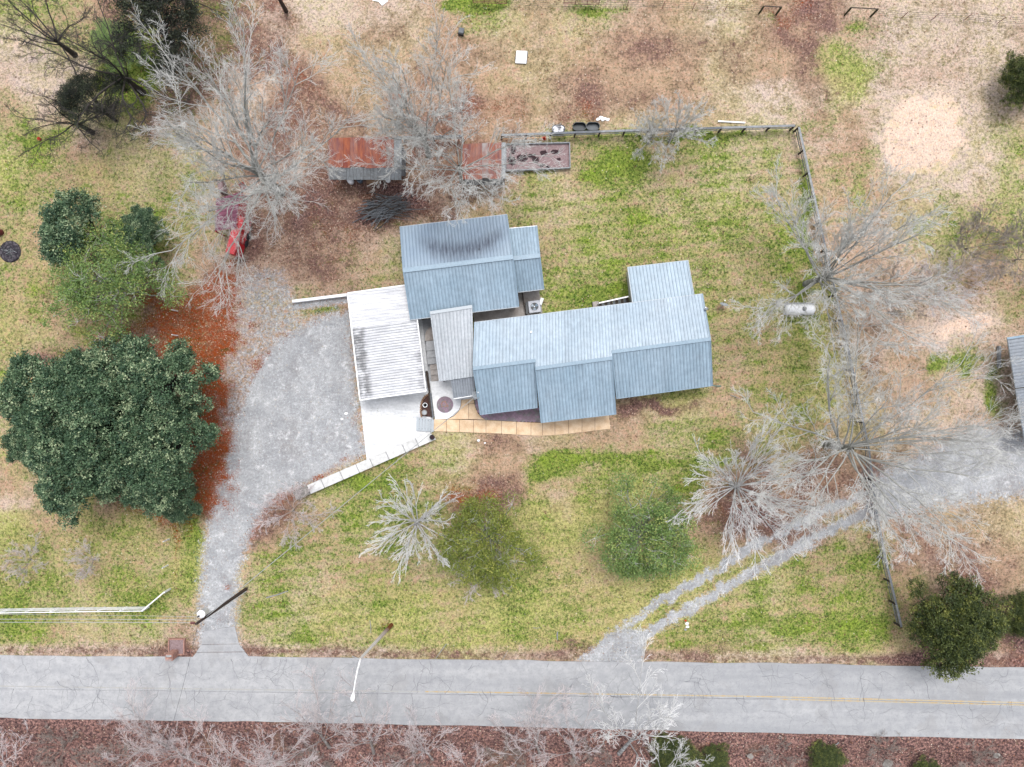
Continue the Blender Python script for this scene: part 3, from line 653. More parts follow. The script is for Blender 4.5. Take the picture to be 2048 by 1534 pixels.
def window(parent, a, b, z0, z1, out):
    """window standing in a wall between a and b (ground points), proud by out"""
    a = Vector(a); b = Vector(b); o = Vector(out).normalized()
    mid = (a + b) / 2; L = (b - a).length; ang = math.atan2((b - a).y, (b - a).x)
    fr = MB().box((mid.x + o.x * .03, mid.y + o.y * .03, (z0 + z1) / 2), (L, .08, z1 - z0), ang).build('window', M['white'], parent)
    MB().box((mid.x + o.x * .055, mid.y + o.y * .055, (z0 + z1) / 2), (L - .16, .06, z1 - z0 - .16), ang).build('pane', M['glass'], fr)
def side_windows(parent, a, b, out, n, z0=1.0, z1=2.1, w=1.0):
    a = Vector(a); b = Vector(b)
    for i in range(n):
        c = lerp(a, b, (i + .5) / n); d = (b - a).normalized() * w / 2; window(parent, c - d, c + d, z0, z1, out)

# garage ---------------------------------------------------------
ze, zr = 2.8, 4.2
g = empty('garage', P(918, 534), 'detached garage with blue gable roof, dark mildew across its upper slope', 'garage')
c = [P(800, 454, ze), P(1014, 429, ze), P(1026, 514, zr), P(806, 541, zr), P(821, 639, ze), P(1038, 613, ze)]
M['roof_dirty'] = None
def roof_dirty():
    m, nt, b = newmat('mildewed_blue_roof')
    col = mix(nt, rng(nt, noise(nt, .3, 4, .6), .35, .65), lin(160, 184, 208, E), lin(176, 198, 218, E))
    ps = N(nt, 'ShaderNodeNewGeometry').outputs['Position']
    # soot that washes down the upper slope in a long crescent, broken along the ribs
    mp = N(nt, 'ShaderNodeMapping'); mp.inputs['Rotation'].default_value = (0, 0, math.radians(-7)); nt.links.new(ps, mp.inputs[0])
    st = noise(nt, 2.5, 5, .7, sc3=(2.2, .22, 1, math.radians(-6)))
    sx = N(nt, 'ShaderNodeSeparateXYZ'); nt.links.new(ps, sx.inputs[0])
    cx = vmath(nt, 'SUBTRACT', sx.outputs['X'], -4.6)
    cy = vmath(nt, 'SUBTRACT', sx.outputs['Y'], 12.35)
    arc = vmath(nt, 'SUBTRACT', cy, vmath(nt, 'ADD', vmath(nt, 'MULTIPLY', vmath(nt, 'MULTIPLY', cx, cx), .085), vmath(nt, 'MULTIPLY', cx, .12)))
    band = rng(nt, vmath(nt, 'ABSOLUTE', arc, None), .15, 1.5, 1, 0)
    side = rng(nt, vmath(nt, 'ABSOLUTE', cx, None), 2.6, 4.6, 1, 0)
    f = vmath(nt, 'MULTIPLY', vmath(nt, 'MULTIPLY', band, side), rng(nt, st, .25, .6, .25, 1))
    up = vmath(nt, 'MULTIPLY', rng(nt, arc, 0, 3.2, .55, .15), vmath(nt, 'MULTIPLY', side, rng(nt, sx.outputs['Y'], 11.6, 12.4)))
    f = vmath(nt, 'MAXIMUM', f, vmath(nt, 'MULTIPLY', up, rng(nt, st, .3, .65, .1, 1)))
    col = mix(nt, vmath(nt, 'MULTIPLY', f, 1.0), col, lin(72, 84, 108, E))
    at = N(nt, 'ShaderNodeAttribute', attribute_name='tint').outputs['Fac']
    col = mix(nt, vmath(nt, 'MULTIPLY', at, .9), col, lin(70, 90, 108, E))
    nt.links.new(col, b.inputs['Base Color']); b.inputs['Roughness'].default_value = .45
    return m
M['roof_dirty'] = roof_dirty()
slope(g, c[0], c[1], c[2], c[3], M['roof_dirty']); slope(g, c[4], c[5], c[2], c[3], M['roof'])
cap(g, c[3], c[2], .42); gutter(g, c[4], c[5]); gutter(g, c[0], c[1])
base = shrink([c[0], c[1], c[5], c[4]], .35)
wallbox(g, base, ze - .12, M['siding']); 
for i, j in ((0, 4), (1, 5)):
    r = c[3] if i == 0 else c[2]; a, b_ = Vector(c[i]), Vector(c[j]); inn = Vector((.3 if i == 0 else -.3, 0, 0))
    MB().add([a + inn - Vector((0, 0, .14)), b_ + inn - Vector((0, 0, .14)), r + inn - Vector((0, 0, .14))], [(0, 1, 2)]).build('gable', M['siding'], g)
    MB().beam(a, r, .06, .14).build('rake_trim', M['cap'], g); MB().beam(b_, r, .06, .14).build('rake_trim', M['cap'], g)
side_windows(g, (base[0].x, base[0].y, 0), (base[1].x, base[1].y, 0), (0, 1, 0), 2)
vp = P(958, 499, 3.7)
v = MB().box((vp.x, vp.y, 3.63), (.3, .3, .12)).build('vent_flashing', M['white'], g); MB().lathe((vp.x, vp.y, 3.6), [(.07, 0), (.07, .3), (.05, .3), (.05, .2)], 12).build('vent_pipe', M['dark'], v)
# annex of the garage
g2 = empty('garage_annex', P(1052, 515), 'narrow lean-to annex with blue gable roof, against the garage east side', 'annex')
ze2, zr2 = 2.45, 3.6
c = [P(1018, 457, ze2), P(1074, 452, ze2), P(1080, 511, zr2), P(1026, 517, zr2), P(1036, 584, ze2), P(1088, 578, ze2)]
slope(g2, c[0], c[1], c[2], c[3], M['roof']); slope(g2, c[4], c[5], c[2], c[3], M['roof']); cap(g2, c[3], c[2], .4)
gutter(g2, c[4], c[5]); gutter(g2, c[0], c[1], mat=M['white'])
wallbox(g2, shrink([c[0] + Vector((.5, 0, 0)), c[1], c[5], c[4] + Vector((.5, 0, 0))], .3), ze2 - .12, M['siding'])
MB().beam(c[1], c[2], .06, .14).build('rake_trim', M['cap'], g2); MB().beam(c[5], c[2], .06, .14).build('rake_trim', M['cap'], g2)

# main house ------------------------------------------------------
h = empty('house', P(1180, 715), 'long single storey house with blue ribbed metal roof in stepped sections', 'house')
E0 = 2.8
NE = lambda x: 645 + (x - 949) * (588 - 645) / (1405 - 949)
secs = [ # x0,x1 north eave ; ridge pts ; south eave pts ; ridge z
 ((949, 645), (1071.5, NE(1071.5)), (1071.1, 721), (946, 737), (1075, 815), (960, 829), 4.28, 'w'),
 ((1071.5, NE(1071.5)), (1217.5, NE(1217.5)), (1224, 716), (1071, 737), (1232, 828), (1082, 845), 4.5, 'm'),
 ((1217.5, NE(1217.5)), (1405, 588), (1421, 678), (1223.2, 704), (1425, 771), (1233, 797), 4.3, 'e')]
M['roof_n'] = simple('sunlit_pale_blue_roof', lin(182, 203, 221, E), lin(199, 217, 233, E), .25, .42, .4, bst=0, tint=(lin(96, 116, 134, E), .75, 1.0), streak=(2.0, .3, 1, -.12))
for n0, n1, r1, r0, s1, s0, z, nm in secs:
    n0, n1 = P(*n0, E0), P(*n1, E0); r0, r1 = P(*r0, z), P(*r1, z); s0, s1 = P(*s0, E0), P(*s1, E0)
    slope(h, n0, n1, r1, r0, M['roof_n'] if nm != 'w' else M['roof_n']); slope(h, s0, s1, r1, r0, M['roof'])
    cap(h, r0, r1, .32); gutter(h, n0, n1, mat=M['trim']); gutter(h, s0, s1, mat=M['cap'])
    for e, rr in ((s0, r0), (s1, r1), (n0, r0), (n1, r1)):
        if (e, nm) and not (nm == 'm' and e in (n0, n1)) and not (nm == 'w' and e is n1) and not (nm == 'e' and e is n0):
            MB().beam(e, rr, .05, .16).build('rake_trim', M['cap'], h)
    b_ = shrink([n0, n1, s1, s0], .3); wallbox(h, b_, E0 - .12, M['siding'])
    for e0, rr, e1, sgn in ((s0, r0, n0, .25), (s1, r1, n1, -.25)):
        q = [Vector(e0), Vector(rr), Vector(e1)]
        for v in q: v.x += sgn; v.z -= .13
        MB().add(q, [(0, 1, 2)]).build('gable', M['siding'], h)
    a, d = b_[3], b_[2]; side_windows(h, (a.x, a.y, 0), (d.x, d.y, 0), (0, -1, 0), 3)
vp = P(1062, 664, 3.4); MB().lathe((vp.x, vp.y, 3.0), [(.05, 0), (.05, .45), (.1, .45), (.1, .52)], 12).build('roof_vent', M['white'], h)
# gables' corner pieces: downspout at the east corner
a = P(1426, 771, 2.7); b_ = G(1434, 772)
MB().tube([a, (a.x + .25, a.y - .05, 2.3), (b_.x - .1, b_.y, .3), (b_.x + .35, b_.y, .05)], .06, 6).build('downspout', M['yard_tube'], h)
# porch roof on the north side
nr = empty('rear_porch', P(1320, 562), 'rear porch wing with low blue metal roof behind the house', 'porch')
c = [P(1255, 535, 2.35), P(1376, 521, 2.35), P(1388, 590, 2.78), P(1265, 607, 2.78)]
slope(nr, *c, M['roof']); gutter(nr, c[0], c[1]); MB().beam(c[0], c[3], .06, .14).build('rake_trim', M['trim'], nr); MB().beam(c[1], c[2], .06, .14).build('rake_trim', M['trim'], nr)
wallbox(nr, shrink(c, .3), 2.2, M['siding'])
# rear deck with white rail
dk = empty('rear_deck', P(1228, 606), 'small rear deck with grey boards and white rail beside the porch', 'deck')
for i in range(11):
    a = P(1200 + i * 5.4, 605 - i * 1.05, .7); b_ = P(1203 + i * 5.4, 622 - i * 1.0, .7); MB().beam(a, b_, .24, .04).build('board', M['wood'] if i % 2 else M['wood_dark'], dk)
MB().beam(P(1198, 606, 1.7), P(1257, 593, 1.7), .12, .08).build('hand_rail', M['white'], dk)
MB().beam(P(1198, 606, 1.0), P(1257, 593, 1.0), .06, .06).build('lower_rail', M['white'], dk)
for i in range(4): p = P(1199 + i * 19, 605.5 - i * 4.2, 0); q = P(1199 + i * 19, 605.5 - i * 4.2, 1.66); MB().beam((q.x, q.y, 0), q, .09, .09).build('post', M['white'], dk)
p = P(1192, 610, .4); tag(MB().box((p.x, p.y, .2), (.6, .7, .4), .12, bev=.03).build('step_block', M['concrete_worn']), 'square concrete step block at the west end of the rear deck', 'step')

# breezeway roof --------------------------------------------------
bw = empty('breezeway', P(904, 690), 'pale grey metal breezeway roof joining garage and house', 'breezeway')
c = [P(878, 763, 2.72), P(949, 753, 2.72), P(944, 613, 3.15), P(860, 626, 3.15)]
c = [P(878, 763, 2.74), P(948, 753, 2.74), P(944.5, 613, 3.2), P(860, 626, 3.2)]
slope(bw, *c, M['roof_pale'], pitch=.3); MB().beam(c[3] + Vector((0, 0, .06)), c[2] + Vector((0, 0, .06)), .3, .05).build('head_flashing', M['trim'], bw)
for p in ((882, 758), (868, 690), (866, 640)):
    q = P(*p, 2.7); MB().beam((q.x + .15, q.y, 0), (q.x + .15, q.y, 2.68), .1, .1).build('post', M['white'], bw)
c2 = [P(907, 797, 2.35), P(950, 790, 2.35), P(947, 751, 2.62), P(901, 757, 2.62)]
pt = empty('entry_awning', P(928, 778), 'dark grey ribbed awning over the entry below the breezeway', 'awning')
slope(pt, *c2, M['roof_grey'], pitch=.26); gutter(pt, c2[0], c2[1], mat=M['white'], w=.14)
for p in (c2[0], c2[1]): MB().beam((p.x + (.1 if p is c2[0] else -.1), p.y + .1, 0), (p.x + (.1 if p is c2[0] else -.1), p.y + .1, 2.2), .1, .1).build('post', M['white'], pt)

# carport ----------------------------------------------------------
cp = empty('carport', P(775, 690), 'open carport with streaked white ribbed metal roof beside the garage', 'carport')
z1 = 2.5
def cpe(t):  # west and east edge points, t from north (0) to south (1)
    return Vector(P(lerp(695, 720, t), lerp(586, 800, t), z1)), Vector(P(lerp(826, 852, t), lerp(568, 782, t), z1 + .1))
tt = .335
a0, b0 = cpe(0); a1, b1 = cpe(tt); a2, b2 = cpe(1.0)
M['white_flat'] = simple('white_coated_roof', lin(240, 240, 244, .56), lin(214, 216, 222, .5), .9, .5, .3, bst=0, sc3=(.35, 3, 1), tint=(lin(140, 140, 142, E), .0, .5), streak=(.3, 2.2, 1, -.12))
slope(cp, a1 + Vector((0, 0, .04)), a0 + Vector((0, 0, .04)), b0 + Vector((0, 0, .04)), b1 + Vector((0, 0, .04)), M['white_flat'], pitch=.26, per=3, hgt=.02, groove=.008, dirt=.5)
slope(cp, a2, a1, b1, b2, M['white_roof'], pitch=.262, per=3, hgt=.05, groove=.05, gw=.055, dirt=1.0, flat=.35, rows=((0, 1.6), (.14, 1.5), (.22, .35), (.5, .3), (.88, .4), (1, 1.3)))
MB().beam(a2, b2, .12, .12).build('fascia', M['white'], cp); MB().beam(a0, a2, .12, .12).build('fascia', M['white'], cp); MB().beam(b0, b2, .1, .1).build('fascia', M['white'], cp); MB().beam(a0, b0, .1, .1).build('fascia', M['white'], cp)
for t in (.02, .35, .67, .97):
    a, b_ = cpe(t)
    for q, s_ in ((a, .25), (b_, -.25)): MB().beam((q.x + s_, q.y, 0), (q.x + s_, q.y, 2.4), .1, .1).build('post', M['white'], cp)

# paving -----------------------------------------------------------
def slab(name, pts, z0, z1, mat, parent=None, kind='structure'):
    o = MB().prism([tuple(P(*p, z1)[:2]) for p in pts], z0, z1).build(name, mat, parent)
    return tag(o, kind=kind) if parent is None else o
cs = empty('concrete_drive', P(780, 740), kind='structure')
ys_ = [600, 680, 760, 800, 834, 862, 890, 921]
def cx0(y): return lerp(697, 733, (y - 592) / (919 - 592))
def cx1(y): return lerp(838, 868, (y - 600) / (866 - 600)) if y < 862 else lerp(868, 736, (y - 862) / (921 - 862))
for a, b_ in zip(ys_[:-1], ys_[1:]):
    slab('concrete_slab', [(cx0(a), a + .3), (cx1(a), a - (12 if a < 850 else 0) + .3), (cx1(b_) + .5, b_ - (12 if b_ < 850 else 0)), (cx0(b_), b_)], -.1, .04, M['concrete'], cs)
slab('concrete_path', [(836, 642), (876, 634), (884, 770), (862, 772), (868, 838), (852, 800), (846, 700)], -.1, .03, M['concrete_grey'])
slab('side_court', [(946, 624), (1040, 612), (1030, 582), (1078, 577), (1083, 626), (950, 652)], -.1, .05, M['concrete_worn'])
slab('patio', [(860, 763), (900, 758), (948, 752), (952, 800), (922, 799), (921, 812), (916, 823), (906, 832), (893, 838), (870, 838.5)], -.1, .07, M['concrete'])
# stepped slabs between carport and breezeway
stp = empty('garden_steps', P(866, 715), 'flight of grey concrete steps between carport and breezeway', 'steps')
ysn = [682, 702, 716, 729, 740, 751, 763]
for i in range(6):
    zt = .55 - i * .08; x0 = 852 + i * 1.2 + (4 if i > 2 else 0)
    slab('step', [(x0, ysn[i] + .6), (874 + i, ysn[i] - 1.5), (875 + i, ysn[i + 1] - 2), (x0 + 1, ysn[i + 1])], -.1, zt, M['concrete_grey'] if i < 3 else M['concrete_worn'], stp)
slab('landing', [(850, 682), (850, 670), (853, 661), (859, 655), (872, 652), (874, 680)], -.1, .6, M['concrete_worn'], stp)
for a, b_ in (((876, 683), (885, 760)), ((877.5, 700), (888, 763))): MB().beam(P(*a, .5), P(*b_, .3), .14, .3).build('side_timber', M['wood_dark'], stp)
for a, b_ in (((853, 742), (858, 776)),): MB().beam(P(*a, .35), P(*b_, .2), .2, .3).build('side_timber', M['wood_dark'], stp)
# ochre walkway slabs
wk = empty('ochre_walkway', P(1030, 850), kind='structure')
top = lambda x: np.interp(x, [868, 893, 972, 1000, 1082, 1110, 1217], [838.5, 839, 840.5, 842, 846, 842, 829])
bot = lambda x: np.interp(x, [864, 1000, 1060, 1096, 1150, 1221], [862, 867, 871, 871.5, 866, 857])
js = [868, 893, 919, 947, 972, 1003, 1033, 1062, 1085, 1110, 1137, 1164, 1190, 1218]
for a, b_ in zip(js[:-1], js[1:]):
    gp = .7
    slab('ochre_slab', [(a + gp / 2, top(a)), (b_ - gp / 2, top(b_)), (b_ - gp / 2 + (3 if b_ > 1200 else 0), bot(b_)), (a + gp / 2 - (3 if a < 870 else 0), bot(a))], -.1, .09, M['ochre'], wk)
slab('ochre_slab', [(923, 800), (936, 798), (937, 838), (895, 838.5), (907, 832.8), (917, 823.5), (922, 812)], -.1, .09, M['ochre'], wk)
slab('ochre_slab', [(936.7, 798), (947, 796.5), (948.5, 806), (937, 808)], -.1, .09, M['ochre'], wk)
slab('ochre_slab', [(937, 808.8), (948.6, 806.8), (951, 816), (956, 827), (963, 835), (971, 839.5), (937.6, 838)], -.1, .09, M['ochre'], wk)
slab('joint_bed', [(866, 838), (1082, 844), (1218, 830), (1220, 857), (1096, 871), (866, 862)], -.1, .045, M['mulch'], wk)
slab('joint_bed', [(922, 800), (947, 797), (950, 812), (962, 834), (972, 840), (895, 838), (917, 823)], -.1, .04, M['mulch'], wk)
# purple pavers
pvp = [(948, 797), (956, 794), (966, 826), (1076, 812), (1084, 846), (1040, 843.5), (972, 839.5), (963, 835), (956, 827), (951, 816)]
pv = empty('paver_bed', P(1010, 830), kind='structure')
slab('sand_bed', pvp, -.1, .03, M['paver_grey'], pv)
pm = MB().box((0, 0, .035), (.25, .25, .07), math.radians(45), bev=.012).mesh('paver', M['paver']); pm2 = MB().box((0, 0, .035), (.25, .25, .07), math.radians(45), bev=.012).mesh('paver', M['paver_grey'])
pvw = [tuple(P(*p)[:2]) for p in pvp]
xa = np.arange(-4.2, 3.2, .187); ya = np.arange(-4.0, -1.0, .187); o_ = org(pv)
for i, x in enumerate(xa):
    for j, y in enumerate(ya):
        if (i + j) % 2: continue
        if poly_sd(np.array([x]), np.array([y]), pvw)[0] < -.06:
            q = link_mesh('paver', pm if RR.random() < .75 else pm2, pv, Vector((x, y, .012 + RR.uniform(0, .006))) - o_)
# round brick feature
rp = empty('brick_circle', P(890, 809), 'round grey and purple brick circle set in the pale patio', 'brick circle')
cc = P(890, 809); MB().lathe((cc.x, cc.y, .06), [(.80, 0), (.80, .02)], 28).build('bed', M['paver_grey'], rp)
bm = {k: MB().box((0, 0, .04), (.18, .115, .08), 0, bev=.01).mesh('brick', M[k]) for k in ('paver', 'paver_grey', 'brick')}
for ring, r in enumerate((.74, .6, .46, .32, .18, .05)):
    n = max(1, int(2 * math.pi * r / .205))
    for k in range(n):
        a = 2 * math.pi * k / n + ring * .3; key = 'brick' if (ring > 2 and RR.random() < .4) else RR.choice(('paver', 'paver_grey'))
        o = link_mesh('brick', bm[key], rp, Vector((math.cos(a) * r, math.sin(a) * r, .07 + RR.uniform(0, .01)))); o.rotation_euler = (0, 0, a + math.pi / 2)
# planting bed with edging stones and pots
bed = empty('planting_bed', P(849, 815), 'crescent planting bed edged with tan stones beside the white drive', 'planting bed')
bpts = [(857, 789), (850, 793), (846, 799), (843.5, 806), (842, 814), (842, 824), (843, 832), (862, 834), (860, 800)]
MB().prism([tuple(P(*p, .09)[:2]) for p in bpts], .0, .09).build('mulch', M['mulch'], bed)
for i in range(13):
    t = i / 12 * 6; k = min(int(t), 5); p = lerp(Vector(bpts[k]), Vector(bpts[k + 1]), t - k); q = P(p[0] - .5, p[1], .1)
    MB().box((q.x, q.y, .09), (.2, .15, .2), RR.uniform(0, 3), bev=.05).build('edging_stone', M['edge_stone'], bed)
tb = empty('retaining_timber', P(862, 805), 'weathered grey retaining timbers along the west edge of the patio', 'timber')
for k, off in enumerate((0, 3.2)): MB().beam(P(858 + off, 786, .3), P(863.5 + off, 835, .3), .14, .3).build('timber', M['wood'] if k else M['wood_dark'], tb)
MB().beam(P(854.5, 745, .3), P(859, 786, .3), .16, .3).build('timber', M['wood_dark'], tb)
def lathed(name, px, py, prof, mat, label, cat, n=18, z=.09, inner=None, group=None):
    p = P(px, py, z); t = empty(name, (p.x, p.y, z), label, cat, group); MB().lathe((p.x, p.y, z), prof, n).build('body', mat, t, True)
    if inner: MB().lathe((p.x, p.y, z + inner[1]), [(inner[0], 0), (inner[0], .02)], n).build(inner[3] if len(inner) > 3 else 'lid', M[inner[2]], t)
    return t
lathed('bird_bath', 850.5, 824.5, [(.13, 0), (.08, .1), (.07, .5), (.2, .58), (.27, .66), (.24, .64), (.05, .6)], M['stone'], 'round stone bird bath at the lower end of the planting bed', 'bird bath', inner=(.2, .61, 'steel', 'water'))
lathed('flower_pot', 851, 810, [(.16, 0), (.2, .3), (.24, .32), (.24, .37), (.2, .37), (.18, .3)], M['white'], 'white flower pot in the middle of the planting bed', 'flower pot', inner=(.17, .28, 'soil', 'potting_soil'))
# white wooden ramp
rmp = empty('white_steps', P(851, 848), 'white slatted wooden steps between the drive and ochre walk', 'steps')
for i in range(6):
    x = 833 + i * 5.9; zt = .12 + i * .0; MB().quad_slab([P(x + .3, 834 + i * .9, .2), P(x + 5.5, 834.9 + i * .9, .2), P(x + 4.7, 861.5 + i * .5, .2), P(x - .5, 861 + i * .5, .2)], .06).build('plank', M['trim'], rmp)
MB().beam(P(835, 838, .1), P(866, 842, .1), .08, .12).build('bearer', M['wood_dark'], rmp); MB().beam(P(835, 857, .1), P(866, 859, .1), .08, .12).build('bearer', M['wood_dark'], rmp)
# retaining wall with cap blocks
rw = empty('retaining_wall', P(730, 930), 'low retaining wall of long pale cap blocks slanting away from the drive', 'wall')
A_, B_ = Vector((588.5, 992)), Vector((866, 871)); dr = (B_ - A_).normalized(); nn = Vector((-dr.y, dr.x)) * 9.3; L = (B_ - A_).length
cuts = [0, 31, 62, 103, 138, 168, 203, 239, 268, L]
for i in range(9):
    a = A_ + dr * (cuts[i] + .9); b_ = A_ + dr * (cuts[i + 1] - .7); q = [a - nn, b_ - nn, b_ + nn, a + nn]
    if i == 8: q[2] = b_ + nn + dr * 3; q[1] = b_ - nn - dr * 3
    zz = .5 if i else .58
    MB().prism([tuple(P(v[0], v[1], zz)[:2]) for v in q], .38, zz).build('cap_block', M['cap_block'] if i else M['stone'], rw)
a, b_ = A_ + dr * 1, B_ - dr * 2; q = [a - nn * .8, b_ - nn * .8, b_ + nn * .8, a + nn * .8]
MB().prism([tuple(P(v[0], v[1], .3)[:2]) for v in q], -.1, .379).build('wall_core', M['concrete_grey'], rw)
lathed('black_urn', 865, 874, [(.14, 0), (.18, .12), (.24, .3), (.26, .34), (.2, .34), (.18, .28)], M['dark'], 'black round urn standing on the upper end of the retaining wall', 'urn', z=.5, inner=(.18, .27, 'soil', 'potting_soil'))
# long white beam left of the carport
tag(MB().beam(P(586, 603, .25), P(694, 590, .25), .26, .5).build('low_white_wall', M['white']), 'low white wall running west from the carport corner', 'wall')

# small things round the house ---------------------------------------
def frame_ac(px, py, rz):
    p = P(px, py, .9); t = empty('air_conditioner', (p.x, p.y, .05), 'square grey air conditioner with a black fan opening beside the house', 'air conditioner')
    MB().box((p.x, p.y, .45), (1.16, 1.16, .78), rz, bev=.04).build('case', M['ac'], t)
    MB().lathe((p.x, p.y, .842), [(.40, 0), (.40, .012), (.36, .012), (.36, .016)], 28).build('fan_well', M['dark'], t)
    MB().lathe((p.x, p.y, .845), [(.44, 0), (.44, .03), (.385, .03), (.385, 0)], 28).build('fan_ring', M['ac'], t)
    for k in range(3):
        a = k * 2.094 + .6; mb = MB(); vs = []
        for r, w0, zz in ((.06, .05, .875), (.34, .17, .88)):
            for sgn in (-1, 1): vs.append((p.x + r * math.cos(a) - sgn * w0 * math.sin(a), p.y + r * math.sin(a) + sgn * w0 * math.cos(a), zz + sgn * .015))
        b2_ = [(v[0], v[1], v[2] - .008) for v in vs]
        mb.add(vs + b2_, [(0, 2, 3, 1), (4, 5, 7, 6), (0, 4, 6, 2), (1, 3, 7, 5), (2, 6, 7, 3), (0, 1, 5, 4)]).build('fan_blade', M['fan'], t)
    MB().lathe((p.x, p.y, .87), [(.05, 0), (.05, .04), (.02, .05)], 12).build('fan_hub', M['white'], t)
    return t
frame_ac(1069, 613, math.radians(7))
tag(MB().box(P(1069.5, 613, .02) + Vector((0, 0, .0)), (1.35, 1.4, .1), math.radians(7)).build('equipment_pad', M['concrete_worn']), 'concrete pad under the air conditioner', 'pad')
p = P(1082, 603, .3); tag(MB().box((p.x, p.y, .25), (.34, .7, .5), math.radians(-20), bev=.05).build('white_bin', M['white']), 'tilted white box right beside the air conditioner', 'box')
tag(MB().beam(P(1044, 583, .3), P(1052, 630, .3), .1, .3).build('low_kerb', M['wood_dark']), 'thin dark timber running down the side court', 'timber')
tag(MB().beam(P(1053, 604, .5), P(1054, 628, .5), .2, .5).build('meter_box', M['dark']), 'dark narrow cabinet standing left of the air conditioner', 'cabinet')
# satellite dishes
def dish(px, py, hz, rz, r, label, z=0, el=40):
    p = P(px, py, z); t = empty('satellite_dish', (p.x, p.y, z), label, 'satellite dish')
    MB().tube([(p.x, p.y, z), (p.x, p.y, z + hz)], .035, 8).build('mast', M['steel'], t)
    prof = [(.02, 0), (r * .5, .03), (r * .85, .09), (r, .13), (r * .98, .14), (r * .8, .1), (r * .4, .04), (.02, .02)]
    mb = MB(); mb.lathe((0, 0, 0), prof, 24)
    from mathutils import Matrix
    R_ = Matrix.Rotation(rz, 4, 'Z') @ Matrix.Rotation(math.radians(90 - el), 4, 'X')
    c0 = Vector((p.x, p.y, z + hz))
    mb.v = [tuple(R_ @ Vector(v) + c0) for v in mb.v]; mb.build('reflector', M['steel'], t, True)
    tip = R_ @ Vector((0, -r * .4, r * 1.1)) + c0; low = R_ @ Vector((0, -r * .95, .08)) + c0
    MB().tube([low, tip], .018, 6).build('feed_arm', M['dark'], t); MB().box(tip, (.1, .1, .12)).build('feed_horn', M['white'], t)
dish(1442, 613, .9, math.radians(170), .42, 'grey satellite dish on a ground mast in the east lawn', 0, 30)
dish(952, 791, .75, math.radians(140), .4, 'pale satellite dish fixed at the front corner of the house', 2.5, 50)
dish(1410, 621, .5, math.radians(200), .2, 'small antenna dish on the east gable of the house', 3.0, 30)
# propane tank
def propane(px, py):
    p = P(px, py, .9); t = empty('propane_tank', (p.x, p.y, 0), 'long white propane tank with rounded ends and grey dome lid', 'propane tank')
    L_, r = 2.15, .48; mb = MB(); prof = []
    for k in range(7): a = k / 6 * math.pi / 2; prof.append((-L_ / 2 - .38 * math.cos(a), r * math.sin(a) + .002))
    prof += [(-x, rr) for x, rr in prof[::-1]]
    vs = []; n = 20
    for x, rr in prof:
        for k in range(n): a = 2 * math.pi * k / n; vs.append((p.x + x, p.y + rr * math.cos(a), .8 + rr * math.sin(a)))
    fs = [(i * n + k, (i + 1) * n + k, (i + 1) * n + (k + 1) % n, i * n + (k + 1) % n) for i in range(len(prof) - 1) for k in range(n)]
    mb.add(vs, fs).build('tank', M['white'], t, True)
    MB().lathe((p.x + .22, p.y + .02, 1.22), [(.21, 0), (.21, .1), (.17, .16), (.06, .18)], 18).build('dome_lid', M['tank_grey'], t)
    for s_ in (-.75, .75): MB().box((p.x + s_, p.y, .17), (.2, .8, .34)).build('foot', M['concrete_grey'], t)
    return t
propane(1601, 618.5)
tag(MB().box(P(1598, 618, 0) + Vector((0, .02, .0)), (2.9, 1.2, .1)).build('tank_pad', M['concrete_grey']), 'concrete pad under the white propane tank', 'pad')
# stock tanks
def stock_tank(px, py, inner, label):
    p = P(px, py, .55); t = empty('stock_tank', (p.x, p.y, 0), label, 'stock tank', 'oval stock tanks behind the rear fence')
    def stad(L_, r, n=10):
        pts = []
        for k in range(n + 1): a = -math.pi / 2 + math.pi * k / n; pts.append((L_ / 2 + r * math.cos(a), r * math.sin(a)))
        for k in range(n + 1): a = math.pi / 2 + math.pi * k / n; pts.append((-L_ / 2 + r * math.cos(a), r * math.sin(a)))
        return pts
    o1 = stad(.52, .41); o2 = stad(.52, .36); n = len(o1); vs = []
    for z, o in ((0, o2), (.55, o1), (.55, o2), (.12, [(x * .93, y * .93) for x, y in o2])): vs += [(p.x + x, p.y + y, z) for x, y in o]
    fs = [(l * n + k, l * n + (k + 1) % n, (l + 1) * n + (k + 1) % n, (l + 1) * n + k) for l in range(3) for k in range(n)]
    MB().add(vs, fs).build('wall', M['black'], t)
    MB().prism([(p.x + x * .94, p.y + y * .94) for x, y in o2], .1, .14 if inner != 'snow' else .5).build('bottom', M[inner], t)
stock_tank(1117, 257.5, 'snow', 'oval stock tank filled with white residue, left end of the row')
stock_tank(1159, 252.5, 'black', 'empty black oval stock tank, middle of the row behind the fence')
stock_tank(1186, 252, 'tank_grey', 'oval stock tank with grey film inside, right end of the row')
# raised garden bed
gb = empty('raised_bed', P(1076, 312), 'long raised garden bed with wood chips and dark holes', 'garden bed')
q = [(1012, 289), (1139, 286), (1140, 336), (1012, 342)]
for i in range(4): MB().beam(P(*q[i], .35), P(*q[(i + 1) % 4], .35), .1, .35).build('side_board', M['wood_pale'], gb)
MB().prism([tuple(P(*v, .3)[:2]) for v in q], 0, .27).build('chips', M['chips'], gb)
for x, y, rx, ry in ((1026, 300, 6, 8), (1023, 322, 9, 10), (1045, 317, 12, 10), (1062, 312, 10, 5), (1072, 320, 8, 8), (1087, 306, 9, 7), (1083, 330, 7, 5), (1110, 304, 10, 5), (1118, 318, 5, 4), (1095, 333, 6, 3)):
    MB().prism([(P(x + rx * math.cos(a) * RR.uniform(.6, 1.15), y + ry * math.sin(a) * RR.uniform(.6, 1.15), .28)[:2]) for a in np.linspace(0, 6.0, 11)], .2, .275 + RR.uniform(0, .003)).build('dark_soil_patch', M['soil'], gb)
